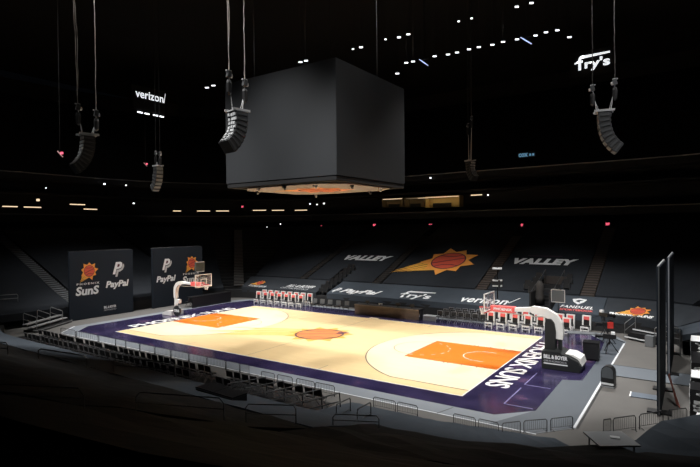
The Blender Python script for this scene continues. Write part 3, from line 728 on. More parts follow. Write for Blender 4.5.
    for c in list(t.children):
        n_ = c.name.split('.')[0]
        up = {'board_frame': 'backboard', 'board_padding': 'backboard', 'net': 'rim', 'sleeve_lettering': 'red_sleeve', 'lettering': 'base' if dark else 'round_pad', 'base_stripe': 'base', 'base_hood': 'base', 'clock_light': 'shot_clock'}.get(n_)
        if up: c.parent = kids[up]
    return t
hoop(1, 'right basketball hoop with black padded base and white curved arm', True)
hoop(-1, 'left basketball hoop with white base in front of the banner wall', False)

# ================================================================== CHAIRS
def chair_legs(t, m, w=.44, d=.42, h=.44, r=.014):
    for x in (-w/2, w/2):
        b = MB(); b.tube([(x, -d/2-.04, 0), (x, d/2-.05, h+.02)], r, 5); b.build('leg', m, t)
        b = MB(); b.tube([(x, d/2+.05, 0), (x, -d/2+.05, h)], r, 5); b.build('leg', m, t)
def make_team_chair(red=True):
    """faces -Y"""
    t = thing('sideline_chair', '-', 'chair')
    chair_legs(t, M_dsteel if not red else M_rig, .5, .46, .46, .018)
    MB().box((0, -.02, .49), (.54, .50, .10)).build('seat', M_black, t, bevel=.02)
    MB().box((0, -.285, .43), (.56, .04, .11)).build('seat_skirt', M_white, t) if red else None
    MB().box((0, .25, .78), (.50, .06, .46), rx=-.10).build('backrest', M_black if red else M_greyfab, t, bevel=.02)
    if red:
        b = MB(); b.box((-.26, .22, .70), (.10, .15, 1.02), rx=-.10); b.box((.26, .22, .70), (.10, .15, 1.02), rx=-.10); b.box((0, .285, 1.21), (.62, .16, .10), rx=-.1); b.build('cover', M_white, t, bevel=.015)
        MB().box((0, .225, 1.05), (.40, .10, .26), rx=-.10).build('head_panel', M_redp, t, bevel=.015)
        b = MB(); b.box((0, -.27, .2), (.5, .03, .05)); b.box((-.27, -.26, .23), (.06, .04, .46)); b.box((.27, -.26, .23), (.06, .04, .46)); b.build('front_frame', M_white, t)
    return t
tc = make_team_chair()
gl = 'red-and-white chairs left of the scorers table'; gr = 'red-and-white chairs near the right hoop'
xs = [-15.5, -14.5, -13.5, -12.53, -11.55, -10.6, -9.6]; used = False
for i, x in enumerate(xs):
    lab = f'{ORD[i]} from left in the front row of red-and-white chairs at the left'
    if not used: tc.location = (x, 9.2, .022); tc['label'] = lab; tc['group'] = gl; tc.rotation_euler.z = .12; used = True
    else: dup(tc, (x, 9.2, .022), .12, lab, gl)
for i in range(8): dup(tc, (-16.0+i*.92, 10.6, .022), .1, f'{ORD[i]} from left in the back row of red-and-white chairs at the left', gl)
for i, x in enumerate((10.05, 11.0, 11.95, 12.92, 13.85)):
    dup(tc, (x, 8.95, .022), -.12, f'{ORD[i]} from left in the row of red-and-white chairs under the right hoop arm', gr)
dup(tc, (15.65, 9.0, .022), -.15, 'red-and-white chair just right of the right hoop arm, nearest the court', gr)
for i, (x, y) in enumerate(((14.85, 10.6), (15.6, 10.7), (16.7, 10.8))):
    dup(tc, (x, y, .022), -.15, ('back-row red-and-white chair half hidden by the curved hoop arm', 'back-row red-and-white chair second from the right end', 'red-and-white chair at the right end of the back row')[i], gr)
for i, x in enumerate((10.4, 11.35, 12.3, 13.25)):
    dup(tc, (x, 10.6, .022), -.1, f'{ORD[i]} from left in the partly hidden back row near the right hoop', gr)
dc = make_team_chair(False)
for i, x in enumerate((-7.9, -6.95, -6.0, -5.0, -4.0)):
    lab = f'{ORD[i]} from left of five grey-backed chairs beside the scorers table'
    if i == 0: dc.location = (x, 9.3, .022); dc['label'] = lab; dc['group'] = 'grey-backed chairs'
    else: dup(dc, (x, 9.3, .022), .15, lab, 'grey-backed chairs')
M_fsteel = mat('chair_frame', (.30, .30, .31), .4, metal=.4)
def make_fold(name, m1):
    t = thing(name, '-', 'chair')
    chair_legs(t, M_fsteel, .42, .42, .44, .014)
    MB().box((0, 0, .46), (.42, .40, .04)).build('seat', m1, t, bevel=.012)
    MB().box((0, .22, .74), (.44, .035, .30), rx=-.15).build('backrest', m1, t, bevel=.012)
    b = MB(); b.tube([(-.22, .17, .44), (-.22, .25, .92), (.22, .25, .92), (.22, .17, .44)], .018, 5); b.build('back_frame', M_fsteel, t)
    return t
fc = make_fold('folding_chair', M_black); k = 0
for j in range(3):
    for i in range(7):
        loc = (5.6+i*.62+.1*j, 9.2+j*1.0, .022); 
        lab = f'black folding chair, {ORD[i]} from left in the {["front", "middle", "back"][j]} row left of the right hoop'
        if k == 0: fc.location = loc; fc['label'] = lab; fc['group'] = 'black chairs left of the right hoop'
        else: dup(fc, loc, 0, lab, 'black chairs left of the right hoop')
        k += 1
# near sideline rows, facing the court
nlab = 'black folding chair in the dark rows behind the near barricades'
for j, y in enumerate((-12.45, -13.5)):
    x = -15.5+.2*j; n = 0
    while x < (9.9 if j < 1 else 5.5):
        if not (2.6 < x < 3.9):
            o = dup(fc, (x+random.uniform(-.04, .04), y+random.uniform(-.05, .05), 0), PI+random.uniform(-.08, .08), nlab, 'black chairs behind the near barricades', scale=1.0)
        x += .56 if j == 0 else .60

# ================================================================== SCORERS TABLE
t = thing('scorers_table', 'long brown-fronted scorers table at centre of the far sideline', 'table')
MB().box((.55, 8.95, .46), (6.6, .06, .90)).build('front_panel', M_board, t)
MB().box((.55, 9.35, .93), (6.7, .85, .05)).build('table_top', M_black, t)
for x in (-2.8, .55, 3.9): MB().box((x, 9.4, .45), (.06, .7, .9)).build('leg', M_black, t)
MB().box((.55, 8.91, .90), (6.6, .03, .05)).build('trim_strip', mat('pale_trim', (.25, .2, .16), .5), t)
for i, (x, m_) in enumerate(((-1.6, M_black), (-.2, M_print), (1.6, M_black), (3.0, M_black))):
    tt = thing('monitor', ['leftmost small monitor on the scorers table', 'small pale monitor on the scorers table', 'third small monitor on the scorers table', 'rightmost small monitor on the scorers table'][i], 'monitor', (x, 9.35, .955), .1)
    MB().box((0, 0, .22 if i != 1 else .10), (.4, .04, .26 if i != 1 else .16)).build('screen', m_, tt)
    MB().box((0, 0, .05), (.08, .08, .1)).build('stand', M_black, tt); MB().box((0, 0, .01), (.24, .16, .02)).build('foot', M_black, tt)
t = thing('grey_table', 'low pale grey table right of the scorers table', 'table')
b = MB(); b.box((4.75, 9.5, .42), (1.25, .7, .05)); b.build('table_top', M_grey, t)
b = MB(); b.box((4.75, 9.16, .2), (1.2, .03, .38)); b.build('front_panel', mat('table_drape', (.17, .17, .175), .7), t)
for x in (4.2, 5.3): MB().box((x, 9.75, .2), (.05, .05, .4)).build('leg', M_dsteel, t)
# dark walls below the lip of the front rows

# low black wall behind left hoop and court
t = thing('press_table', 'long low black table beyond the left hoop', 'table')
MB().box((-18.9, 5.9, .55), (.08, 5.2, 1.05)).build('front_panel', M_black, t)
MB().box((-19.3, 5.9, 1.1), (.9, 5.2, .05)).build('table_top', M_blk_metal, t)
for i in range(7):
    o = dup(dc, (-20.1, 3.8+i*.72, 0), PI/2*-1, f'dark chair behind the long black table by the left hoop, {ORD[i]} from the hoop', 'chairs at the long black table')
# grey boxes and handrails left corner
def handrail(p0, p1, h, label, name='handrail', r=.025, mid=True, m=M_dsteel, group=None):
    p0, p1 = Vector(p0), Vector(p1); t = thing(name, label, 'handrail', group=group); v = Vector((0, 0, h)); up = Vector((0, 0, h-.1)); d = (p1-p0)
    b = MB(); b.tube([p0, p0+up, p0+v+d*.05, p1+v-d*.05, p1+up, p1], r, 6); b.build('rail', m, t)
    if mid:
        b = MB(); b.tube([p0+v*.5, p1+v*.5], r*.8, 5); b.build('mid_rail', m, t)
    return t

# ================================================================== BARRICADES
M_bar = mat('barricade_steel', (.045, .046, .05), .45, metal=.3)
def make_barricade(bars=True):
    t = thing('crowd_barricade', '-', 'barricade'); L = .88; h = 1.02
    b = MB(); b.tube([(-L, 0, .0), (-L, 0, .88), (-L+.10, 0, h), (L-.10, 0, h), (L, 0, .88), (L, 0, .0)], .035, 6); b.build('frame', M_bar, t)
    b = MB(); b.tube([(-L, 0, .22), (L, 0, .22)], .018, 5)
    for i in range(1, 12): x = -L+2*L*i/12; b.tube([(x, 0, .22), (x, 0, h-.01)], .011, 4)
    b.build('bars', M_bar, t)
    for x in (-L+.12, L-.12): MB().tube([(x, -.28, .02), (x, 0, .08), (x, .28, .02)], .02, 5).build('foot', M_bar, t)
    return t
bc = make_barricade(); pts = []
runs = [[(60, 75), (75, 98), (98, 115), (115, 125), (125, 139), (139, 154), (154, 170), (170, 188), (188, 206), (206, 225), (225, 239), (239, 248.5), (260, 274), (276, 292), (295, 314), (314, 334)],
        [(372, 395), (396, 417), (452, 475), (477, 498)]]
def line_x(px, y):
    d = ray(px, 300); return CAM.x+d.x*(y-CAM.y)/d.y
n = 0
for k, rr_ in enumerate(runs):
    for (a, c) in rr_:
        y = -10.45 if a < 250 else (-10.9 if a < 360 else -11.1)
        x0, x1 = line_x(a, y), line_x(c, y)
        lab = f'low steel barricade, {ORD[n]} from the left along the near sideline' if k == 0 else ['low steel barricade left of the gap by the slate cloth, left one of the pair', 'low steel barricade nearest the gap by the slate cloth, on its left', 'low steel barricade nearest the gap by the slate cloth, on its right', 'low steel barricade just before the near right bend'][n-16]
        pts.append((x0, y, x1, y, lab)); n += 1
for p, q, lab in (((17.35, -11.08), (17.9, -10.46), 'low steel barricade right at the near right bend'), ((17.97, -10.4), (18.7, -9.68), 'low steel barricade past the near right bend'), ((18.78, -9.6), (19.48, -8.85), 'low steel barricade ending at the white floor edge'),
                  ((20.56, -8.95), (20.8, -8.65), 'narrow steel barricade, leftmost of four at the near right'), ((20.84, -8.6), (21.56, -7.75), 'second of four steel barricades at the near right'), ((21.64, -7.6), (22.42, -6.62), 'third of four steel barricades at the near right'), ((22.55, -6.45), (23.2, -5.75), 'rightmost of four steel barricades at the near right')):
    pts.append((*p, *q, lab))
for i, (x0, y0, x1, y1, l) in enumerate(pts):
    hh = .58 if x0 > 20 else (.50 if x0 < 11 else .46)
    c = ((x0+x1)/2, (y0+y1)/2, .013 if x0 < 20 else 0); a = math.atan2(y1-y0, x1-x0); sc = math.hypot(x1-x0, y1-y0)/1.80*.97
    if i == 0: o = bc; bc.location = c; bc.rotation_euler.z = a; bc['label'] = l; bc['group'] = 'low steel barricades'
    else: o = dup(bc, c, a, l, 'low steel barricades')
    o.scale = (sc, .5, hh)
tag(MB().box((-4.6, -13.1, .0), (29, 2.9, .03)).build('floor_near_rows', M_black), kind='structure')

# ================================================================== NEAR RAILS
# slanting stair rails beside the near chairs
for i, x in enumerate((6.6, 7.7, 8.8, 9.9, 10.9)):
    y = -14.6; 
    t = thing('stair_rail', f'{ORD[i]} from left of the slanting stair rails at the end of the near chairs', 'handrail', group='slanting stair rails by the near chairs')
    b = MB(); b.tube([(x, y-.5, 1.25), (x, y+1.9, .62+.35), (x, y+2.0, .0)], .03, 6); b.build('rail', M_dsteel, t)
    b = MB(); b.tube([(x, y-.5, .95), (x, y+1.8, .62)], .025, 6); b.build('lower_rail', M_dsteel, t)
for i, x in enumerate((11.6, 12.6)):
    handrail((x, -13.9, .0), (x, -12.9, .0), .95, f'short steel rail {["left", "right"][i]} of two at the edge of the low slate cloth', group='short steel rails')
def nrail(px0, py0, px1, py1, d, h, lab, m=M_blk_metal):
    """low tubular rail standing on the near cloth at bowl distance d"""
    y = -15-d; z = lerp_tab(d, NEAR_TAB)+.03
    a = on_z(px0, py0, z); c = on_z(px1, py1, z)
    return handrail((a.x, y, z-.05), (c.x, y, z-.05), h, lab, 'row_rail', .022, True, m, 'low rails on the near stand')
M_rail = mat('row_rail_steel', (.055, .055, .058), .4, metal=.3)
def on_cloth(px, py):
    d = ray(px, py); t = 4
    while t < 60:
        p = CAM+d*t
        if p.y < -15 and p.z <= hnear(p.x, p.y)+.04: return p
        t += .02
    return on_z(px, py, 2.5)
for (a, c, hp, lab, k) in (((-22, 350), (8, 353), 10, 'low rail at the far left edge of the near stand', .8), ((38.5, 358.5), (87, 366.5), 10, 'low rail on the slate cloth in the left part of the foreground', .8),
                        ((114, 371), (174.5, 375.5), 13, 'low rail below the near chairs, right of the left foreground one', .8), ((136, 410), (224, 417), 18, 'dim low rail in the middle of the dark foreground', 1),
                        ((-20, 398), (84, 404), 15, 'dim low rail at the far left of the foreground', .8), ((246, 421), (296, 422.5), 17, 'low rail below the slanting stair rails', 1), ((333, 424), (379, 426), 10, 'low rail just left of the near slate cloth', 1)):
    p = on_cloth(*a); q = on_z(c[0], c[1], p.z)
    D = (p-CAM).dot(F); h = hp*D/FPX
    handrail((p.x, p.y, p.z-.06), (q.x, q.y, p.z-.06), h+.06, lab, 'row_rail', .016*D/14, True, M_rail, 'low rails on the near stand')
# black case table by the near chairs
t = thing('equipment_case', 'long black equipment case among the near chairs', 'case')
p = on_z(203, 385, 1.75); q = on_z(240, 396, 1.75); c = (p+q)/2; L = (q-p).length; an = math.atan2(q.y-p.y, q.x-p.x)
MB().box((c.x, c.y, 1.50), (L, .7, .46), rz=an).build('body', M_black, t, bevel=.02)
for k in (-.25, .25): MB().box((c.x+k*L*math.cos(an), c.y+k*L*math.sin(an), 1.75), (L*.49, .72, .05), rz=an).build('lid', M_blk_metal, t)
MB().box((c.x+.36*math.sin(an), c.y-.36*math.cos(an), 1.72), (L, .03, .03), rz=an).build('metal_edge', M_steel, t)
# dark heap on left among chairs

# grey table at near right
t = thing('grey_table', 'grey table top among the cloths at the lower right', 'table')
c = on_z(611, 439, 1.25)
b = MB(); b.box((c.x, c.y, 1.25), (1.25, 1.1, .05), rz=.6); b.build('table_top', M_grey, t)
for q in ((-.5, -.4), (.5, -.4), (.5, .4), (-.5, .4)):
    x = c.x+q[0]*math.cos(.6)-q[1]*math.sin(.6); y = c.y+q[0]*math.sin(.6)+q[1]*math.cos(.6)
    MB().tube([(x, y, .6), (x, y, 1.24)], .025).build('leg', M_black, t)
tag(MB().box((c.x+.1, c.y+.1, 1.29), (.28, .18, .03), rz=.2).build('paper', M_print), 'white paper lying on the grey table', 'paper')

# ================================================================== RIGHT SIDE EQUIPMENT
t = thing('floor_monitor', 'black cart with rounded grey top standing on the white floor line', 'cart', (19.9, -2.3, .015), -.1)
b = MB(); b.prism([(-.30, 0), (.30, 0), (.30, .70), (.26, .88), (.15, 1.0), (0, 1.04), (-.15, 1.0), (-.26, .88), (-.30, .70)], lambda a, c, q: (a, q, c), -.22, .22); b.build('body', M_black, t)
b = MB(); b.prism([(-.26, .45), (.26, .45), (.25, .84), (.14, .96), (0, 1.0), (-.14, .96), (-.25, .84)], lambda a, c, q: (a, q, c), -.25, -.22); b.build('grey_face', mat('cart_grey', (.10, .11, .12), .5), t)
MB().box((0, -.23, .16), (.56, .02, .10)).build('white_stripe', M_print, t)
MB().box((0, -.02, .02), (.62, .5, .05)).build('foot', M_grey, t)
t = thing('flight_case', 'black flight case behind the right hoop base', 'case', (18.35, 2.75, .025), .05)
MB().box((0, 0, .55), (.85, .8, .95)).build('body', M_black, t, bevel=.02)
MB().box((0, 0, 1.05), (.88, .83, .05)).build('lid', M_blk_metal, t)
for q in ((-.35, -.32), (.35, -.32), (.35, .32), (-.35, .32)): MB().box((q[0], q[1], .04), (.08, .08, .08)).build('caster', M_dsteel, t)
# TV cameras
def tvcam(x, y, rz, h, label, red):
    t = thing('television_camera', label, 'television camera', (x, y, .015), rz)
    for a in (0, 2.09, 4.19):
        MB().tube([(0, 0, .75), (.5*math.cos(a), .5*math.sin(a), .02)], .025).build('leg', M_blk_metal, t)
    MB().tube([(0, 0, .5), (0, 0, h-.15)], .05, 8).build('column', M_black, t)
    MB().box((0, 0, h), (.75, .22, .28)).build('body', M_black, t, bevel=.02)
    MB().tube([(-.35, 0, h), (-.8, 0, h)], [.10, .13], 10).build('lens', M_blk_metal, t)
    MB().box((.2, 0, h+.22), (.22, .2, .16)).build('viewfinder', M_print if not red else M_black, t)
    if red:
        MB().box((.1, -.16, h-.05), (.36, .08, .42)).build('red_flag', M_red, t)
    MB().tube([(.3, 0, h-.1), (.85, .15, h-.35)], .018).build('pan_handle', M_blk_metal, t)
    return t
tvcam(18.6, 7.6, .5, 1.35, 'television camera with red flap right of the black flight case', True)
tvcam(18.2, 9.0, 2.6, 1.75, 'television camera with a white viewfinder behind the other one', False)
tvcam(19.0, 5.2, .2, 1.0, 'low black television camera behind the flight case', False)
t = thing('camera_table', 'grey topped table between the chairs and television cameras', 'table', (17.1, 6.9, .02), .25)
MB().box((0, 0, .72), (1.9, .8, .05)).build('table_top', mat('table_grey', (.13, .14, .15), .5), t)
for q in ((-.85, -.35), (.85, -.35), (.85, .35), (-.85, .35)): MB().tube([(q[0], q[1], 0), (q[0], q[1], .72)], .02).build('leg', M_dsteel, t)
c = on_y(558, 296, 11.3)
t = thing('standing_monitor', 'thin square grey frame standing in front of the right slate cloth', 'monitor', (c.x, 11.3, 0), -.1)
b = MB()
for xx in (-.5, .5): b.box((xx, 0, c.z), (.05, .05, 1.0))
for zz in (-.48, .48): b.box((0, 0, c.z+zz), (1.05, .05, .05))
b.build('frame', M_rig, t); MB().box((0, .01, c.z), (.96, .02, .92)).build('pane', mat('frame_pane', (.07, .085, .095), .3), t)
MB().tube([(0, .04, 0), (0, .04, c.z-.45)], .035).build('post', M_blk_metal, t); MB().box((0, .04, .03), (.6, .5, .05)).build('foot', M_black, t)
# portable steps
t = thing('portable_steps', 'black portable steps with white nosings behind the tall screens', 'steps', (20.4, 9.6, 0), -.55)
for i in range(3):
    MB().box((0, i*.42, .18+i*.22), (2.2, .42, .06)).build('tread', M_black, t)
    MB().box((0, i*.42-.22, .18+i*.22), (2.2, .03, .08)).build('nosing', M_print, t)
for x in (-1.1, 1.1):
    b = MB(); b.tube([(x, -.2, 0), (x, -.2, 1.1), (x, .9, 1.6), (x, .9, 0)], .03); b.tube([(x, -.2, .6), (x, .9, 1.1)], .02); b.build('handrail', M_steel, t)
MB().box((0, .5, .25), (2.1, .9, .5)).build('riser', M_black, t)
tag(MB().box((21.0, 8.4, .36), (.5, .45, .72), rz=-.3).build('grey_bin', mat('bin_grey', (.17, .18, .19), .6), bevel=.02), 'grey box standing in front of the portable steps', 'box')
# tilted board and crossed poles by the tall screen
t = thing('floor_board', 'flat bluish board with a white edge lying left of the tall screen', 'board', (21.5, -3.1, .0), .03)
MB().box((0, 0, .025), (1.1, .75, .03)).build('board', mat('board_blue', (.13, .16, .20), .5), t); MB().box((-.57, 0, .03), (.06, .75, .04)).build('white_edge', M_print, t)
for i, (a, lab) in enumerate(((.0, 'nearer of two leaning reddish poles beside the tall screen'), (.28, 'farther of two leaning reddish poles beside the tall screen'))):
    b = MB(); b.tube([(22.9-.1*i, -4.0+a, .02), (22.45+.02*i, -3.1+a, 1.15)], .035); tag(b.build('leaning_pole', mat('pole_red', (.22, .06, .04), .5)), lab, 'pole')
# stack of black and white cases at the right edge
def case(c, d, rz, label, seed):
    t = thing('graphic_case', label, 'case', c, rz, 'black and white cases at the right edge')
    MB().box((0, 0, d[2]/2), d).build('body', M_black, t, bevel=.02)
    rr = random.Random(seed); b = MB()
    x0 = -d[0]/2-.004; y0 = -d[1]/2-.004
    for i in range(7):
        zz = rr.uniform(.12, .9)*d[2]; ww = rr.uniform(.3, .8)*d[1]
        b.box((x0, rr.uniform(-.15, .15)*d[1], zz), (.01, ww, rr.uniform(.05, .14)), rx=rr.uniform(-.5, .5))
        b.box((rr.uniform(-.1, .1)*d[0], y0, zz), (rr.uniform(.3, .8)*d[0], .01, rr.uniform(.05, .14)), ry=rr.uniform(-.5, .5))
    b.build('white_graphics', M_print, t)
    MB().box((0, 0, d[2]+.015), (d[0]*.98, d[1]*.98, .03)).build('lid', M_print if seed % 2 else M_blk_metal, t)
case((23.75, -4.6, 0), (.95, 1.3, 1.2), .0, 'tall black and white case nearest the right barricades', 2)
case((23.75, -2.9, 0), (.9, 1.4, 1.3), .0, 'second black and white case at the right edge', 5)
case((23.75, .1, .03), (.9, 1.6, 1.25), .0, 'black and white case with bold stripes beside the walkway', 8)
case((23.7, 4.6, 0), (.9, 1.7, 1.5), .0, 'case with a white lid, farthest along the right edge', 11)
case((23.7, 2.6, .03), (.85, 1.1, 1.0), .0, 'black and white case behind the walkway at the right edge', 14)
case((23.9, -6.6, 0), (.8, 1.0, .55), .0, 'low case with pink and white top at the right edge', 17)
for i, (x, y) in enumerate(((21.75, 8.9), (21.8, 6.9))):
    handrail((x, y, 0), (x+.9, y-.5, 0), 1.35, ('curved steel rail behind the tall screens', 'second curved steel rail right of the tall screens')[i], m=M_steel)

# ================================================================== LEFT END RISERS
t = thing('riser_steps', 'pale metal riser steps at the left end below the dark cloth', 'steps', (0, 0, 0))
ra = -1.02
for i in range(3):
    MB().box((-20.75-.36*i, -9.3-.22*i, .16+.24*i), (4.6, .40, .07), rz=ra).build('tread', mat('metal_tread', (.26, .26, .26), .5), t)
MB().box((-21.1, -9.5, .1), (4.5, 1.2, .2), rz=ra).build('base', M_black, t)
for i, (x, y) in enumerate(((-19.9, -11.0), (-20.7, -9.6), (-21.5, -8.2))):
    handrail((x, y, .15), (x-.95, y-.55, .5), 1.0, ['second from left of the steel rails at the left end', 'third from left of the steel rails at the left end', 'steel rail next to the left banner wall'][i], m=M_steel, group='steel rails at the left end')
handrail((-25.5, -11.6, 1.9), (-25.0, -10.2, 1.9), .7, 'isolated small rail up in the left cloth', m=M_steel, group='steel rails at the left end')

# ================================================================== SIGNS, LIGHTS, SUITES
pa = on_x(135, 95, -42); pb = on_x(163, 95, -42)
t = thing('lit_sign', 'lit white carrier name sign high at the upper left', 'sign')
MB().box((-42.2, (pa.y+pb.y)/2, pa.z-.2), (.2, pb.y-pa.y+.8, 3.4)).build('backing', M_darker, t)
yr = pb.y-pa.y; zc = on_x(149, 96.5, -42).z
text_mesh('verizon', lambda u, v: (-42.05, pa.y+.1+yr*u, zc-.45+1.1*v), 'lettering', M_sign, t, bold=.015)
flatpoly([[(0, 0), (.18, 0), (.62, 1.2), (.5, 1.2)]], lambda u, v: (-42.05, pb.y+.12+u*.6, zc-.45+v*1.2), 'logo_check', M_sign, t)
for i, (px, py) in enumerate(((140, 112.3), (147, 113.8), (155.5, 115.3), (161.5, 116.6))):
    p = on_x(px, py, -42)
    tag(MB().box(p, (.15, .75, .16)).build('fascia_light', M_lampW), f'{ORD[i]} of four white dashes of light under the upper left sign', 'light', 'dashes of light under the upper left sign')
pa = on_y(574.5, 67, 34); pb = on_y(610, 67, 34)
t = thing('lit_sign', 'big lit white grocery sign at the upper right', 'sign')
MB().box(((pa.x+pb.x)/2, 34.25, on_y(592, 62, 34).z), (pb.x-pa.x+1, .2, 3)).build('backing', M_darker, t)
zz = on_y(592, 61.5, 34).z
frys(lambda u, v: (pa.x+(pb.x-pa.x)*u, 34.05, zz-.95+1.85*v), M_sign, t, .03)
pc = on_y(526, 154.5, 31)
t = thing('dim_sign', 'dim blue illuminated sign above the upper rail at right', 'sign')
MB().box((pc.x, 31.2, pc.z), (2.0, .1, .7)).build('backing', M_darker, t)
text_mesh('cox', lambda u, v: (pc.x-.9+1.1*u, 31.12, pc.z-.25+.45*v), 'lettering', M_signb, t, bold=.04)
for q in (0, 1): MB().box((pc.x+.45+.35*q, 31.1, pc.z-.05), (.22, .04, .28)).build('sign_square', M_signb, t)
# ceiling fixtures on the catwalk
lamps = [(397.3, 73.3), (406.3, 62.5), (413, 61.2), (434.6, 56), (448, 54.2), (457, 52.2), (469, 49), (478.8, 46.8), (492.4, 44.5), (503, 41.6), (517, 39), (535.6, 35.2), (546, 32), (557.3, 30), (569.4, 36.8), (516.8, 6.4), (531.5, 2.6), (471.6, 18), (458.7, 21), (408.3, 34), (399, 37), (385.5, 39), (361, 47), (353, 48.8), (306, 60.4), (300.5, 61.8), (213.4, 85.3), (207, 87.4)]
lamp0 = None
def ceil_lab(i, px):
    if i < 15: return f'small white ceiling light, {ORD[i]} from left in the long slanting row'
    if i < 17: return ('ceiling light at the top edge, left of a pair', 'ceiling light at the top edge, right of a pair')[i-15]
    if i < 19: return ('faint ceiling light above the long row, right of a pair', 'faint ceiling light above the long row, left of a pair')[i-17]
    if i < 24: return f'ceiling light above the scoreboard top right, {ORD[i-19]} from right'
    return ('right light of the pair over the scoreboard top', 'left light of the pair over the scoreboard top', 'right light of the pair by the central speaker cables', 'left light of the pair by the central speaker cables')[i-24]
for i, (px, py) in enumerate(lamps):
    p = on_z(px, py, 25.0)
    D = (p-CAM).dot(F); s = .0072*D; s = s*(.6 if i in (17, 18, 21, 23) else 1)
    if lamp0 is None:
        lamp0 = thing('ceiling_light', ceil_lab(0, px), 'light', p, .5, 'ceiling lights')
        MB().box((0, 0, .07), (1.1, .42, .10)).build('housing', M_black, lamp0); MB().box((0, 0, -.02), (1.0, .32, .12)).build('lens', M_lampW, lamp0)
        MB().tube([(0, 0, .1), (0, 0, 7.9)], .02, 4).build('rod', M_black, lamp0)
        lamp0.scale = (s, s, 1)
    else:
        o = dup(lamp0, p, .5, ceil_lab(i, px)); o.scale = (s, s, 1)
for i, (px, py) in enumerate(((423.5, 61.7), (525.8, 39.8))):
    p = on_z(px, py, 25.0); t = thing('louvred_light', ('bluish slatted light in the long ceiling row, left one', 'bluish slatted light in the long ceiling row, right one')[i], 'light', p, 0, 'ceiling lights')
    for k in range(3): MB().box((.22*k-.2, 0, -.18*k+.1), (.7, .1, .09), ry=.7).build('slat', M_lampB, t)
    MB().box((0, .2, .3), (.9, .2, .1)).build('housing', M_black, t); MB().tube([(0, .2, .3), (0, .2, 7.9)], .02, 4).build('rod', M_black, t)
# catwalk beam carrying them
# suite-level strips
strips = [(2.5, 17.5, 206.5, 1), (24, 41, 207.2, 1), (70, 85, 204.5, 1), (84, 97, 209.2, 1), (173, 181, 211, 1), (197, 210, 211, 1), (216, 229, 211, 1), (253, 266, 210.3, 1), (272, 284, 210.3, 1), (295, 307, 210.2, 1), (383, 402, 199, 0), (418, 428, 198, 0), (471, 482, 195, 1), (536, 552, 169, 1)]
def ring_hit(px, py, dd):
    d = ray(px, py); t = 42
    while sdf(*(CAM+d*t).xy, *FB) < dd and t < 110: t += .05
    return CAM+d*t
for i, (x0, x1, y, k) in enumerate(strips):
    a = ring_hit(x0, y, 19.4); c = ring_hit(x1, y, 19.4); L = (c-a).length; mid = (a+c)/2; an = math.atan2(c.y-a.y, c.x-a.x)
    nm = f'{ORD[i]} from left of the thin warm light strips at suite level'
    if x0 > 530: nm = 'short warm light strip high at the right under the upper rail'
    tag(MB().box(mid, (L, .12, .11 if k else .06), rz=an).build('light_strip', M_warm), nm, 'light', 'warm light strips at suite level')
M_w2 = mat('warm_dim_glow', (.6, .5, .4), .5, emit=(1, .72, .48), estr=.16)
# open lit suites right of the scoreboard
def suite(px0, px1, py0, py1, label, m_, power):
    a = ring_hit(px0, (py0+py1)/2, 20.5); c = ring_hit(px1, (py0+py1)/2, 20.5); top = ring_hit((px0+px1)/2, py0, 20.5).z; bot = ring_hit((px0+px1)/2, py1, 20.5).z
    t = thing('lit_suite', label, 'suite'); cx = (a.x+c.x)/2; cy = (a.y+c.y)/2; wd = c.x-a.x; H = top-bot
    MB().box((cx, cy+1.0, (top+bot)/2), (wd, .1, H)).build('back_wall', m_, t)
    MB().box((cx, cy+.4, top+.05), (wd, 1.3, .1)).build('soffit', m_, t)
    for xx in (a.x, c.x): MB().box((xx, cy+.4, (top+bot)/2), (.12, 1.3, H)).build('side_wall', m_, t)
    MB().box((cx, cy+.2, top-.04), (wd*.92, .12, .06)).build('lamp', M_warm if power > 5 else M_w2, t)
    MB().box((cx-wd*.1, cy+.9, bot+H*.22), (wd*.55, .1, H*.4)).build('furniture', M_black, t)
    l = bpy.data.lights.new('suite_light', 'AREA'); l.energy = power; l.shape = 'RECTANGLE'; l.size = wd*.9; l.size_y = .3; l.color = (1, .78, .42)
    o = bpy.data.objects.new('suite_light', l); COL.objects.link(o); o.location = (cx, cy+.3, top-.12); o.parent = t
    return t
suite(426, 460, 196.5, 207, 'brightest yellow lit suite right of the scoreboard', M_suite, 9)
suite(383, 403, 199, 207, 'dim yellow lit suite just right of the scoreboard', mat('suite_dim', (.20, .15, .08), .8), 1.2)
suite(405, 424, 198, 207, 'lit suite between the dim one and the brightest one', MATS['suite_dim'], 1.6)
# glowing strips imitate the dimly lit suite ceiling under the upper rail
def longstrip(px0, py0, px1, py1, m_, lab, hz=.10, dd=19.1):
    a = ring_hit(px0, py0, dd); c = ring_hit(px1, py1, dd); mid = (a+c)/2
    tag(MB().box(mid, ((c-a).length, .1, hz), rz=math.atan2(c.y-a.y, c.x-a.x)).build('light_strip', m_), lab, 'light', 'dim lit ceiling strips under the upper rail')
M_w2 = mat('warm_dim_glow', (.6, .5, .4), .5, emit=(1, .72, .48), estr=.16)
for i, (a, c, d, e) in enumerate(((408, 176, 457, 173), (462, 172.8, 500, 170), (556, 166.5, 600, 162), (602, 161.5, 645, 158.5), (650, 158, 694, 154.5))):
    longstrip(a, c+2.5, d, e+2.5, M_w2, f'{ORD[i]} from left of the dim strips under the upper rail', hz=.16)
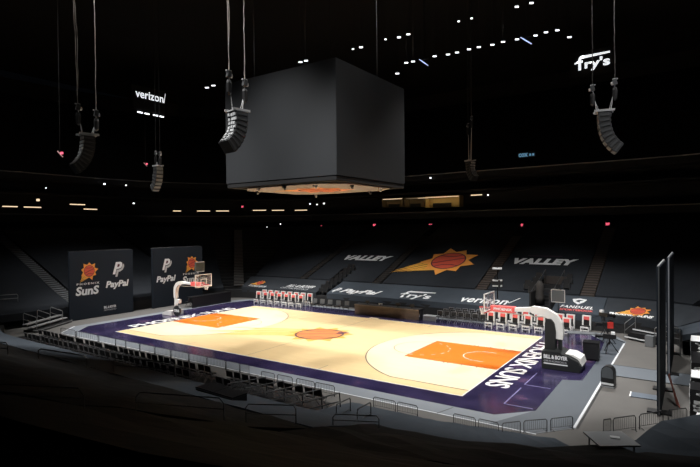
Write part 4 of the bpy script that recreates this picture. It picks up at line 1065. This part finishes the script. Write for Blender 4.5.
# exit signs and tiny lamps
for i, (px, py) in enumerate(((374.5, 225), (430.5, 225), (521.3, 225), (607.5, 224), (321, 226.5), (242.5, 206.7))):
    p = ring_hit(px, py, 18.4)
    t = thing('exit_sign', f'{["glowing red exit sign behind the left VALLEY cloth", "red exit sign above the big sunburst cloth", "red exit sign above the right VALLEY lettering", "red exit sign at the top of the right brown stair", "faint red exit sign left of the scorers table, high up", "tiny red exit sign left below the scoreboard"][i]}', 'exit sign', p, 0, 'exit signs')
    MB().box((0, .06, 0), (.55, .1, .34)).build('housing', M_black, t)
    text_mesh('EXIT', lambda u, v: (-.22+.44*u, -.01, -.13+.26*v), 'lettering', M_exit, t, bold=.04)
for i, (px, py, s) in enumerate(((99.5, 245, .22), (9, 247.5, .14), (13, 249, .12), (280.5, 224, .10), (267, 227, .08), (311.5, 240.5, .10), (305, 240.5, .07), (38, 200, .22), (104.5, 184, .16), (126, 185.3, .12), (133.7, 203.3, .14), (46, 188, .09), (310, 204, .12), (317, 204.5, .12), (324, 203.5, .15), (430.5, 178, .14), (164, 242, .10), (488, 195, .12))):
    p = ring_hit(px, py, 18.3)
    tag(MB().box(p, (s*1.2, s*1.2, s*1.2)).build('small_lamp', M_lampW if i != 7 else M_warm), 'tiny bright lamp on the dark concourse wall', 'lamp', 'tiny lamps around the concourse')
# red-lit doorway slit near left of the vertical stair
p = ring_hit(192.5, 232, 18.5)
tag(MB().box(p, (.5, .2, 1.3)).build('red_panel', mat('red_dim', (.3, .03, .03), .5, emit=(.8, .1, .08), estr=.18)), 'dim red lit panel above the banner wall behind left hoop', 'panel')

for px, py, D, lab in ((60, 154, 34, 'thin red lit strip left of the leftmost speaker array'), (145.5, 164.5, 54, 'thin red lit strip left of the small distant speaker array')):
    p = at_depth(px, py, D); t = thing('rigging_lamp', lab, 'lamp', p, .4)
    MB().box((0, 0, 0), (.55, .06, .06), ry=.8).build('lamp_bar', mat('bar_pink', (.4, .2, .2), .5, emit=(.6, .35, .35), estr=.25), t)
    MB().box((.18, -.05, .05), (.14, .1, .14)).build('red_lens', M_exit, t)
    MB().tube([(0, 0, 0), (0, 0, 32.9-p.z)], .012, 4).build('drop_wire', M_darker, t)
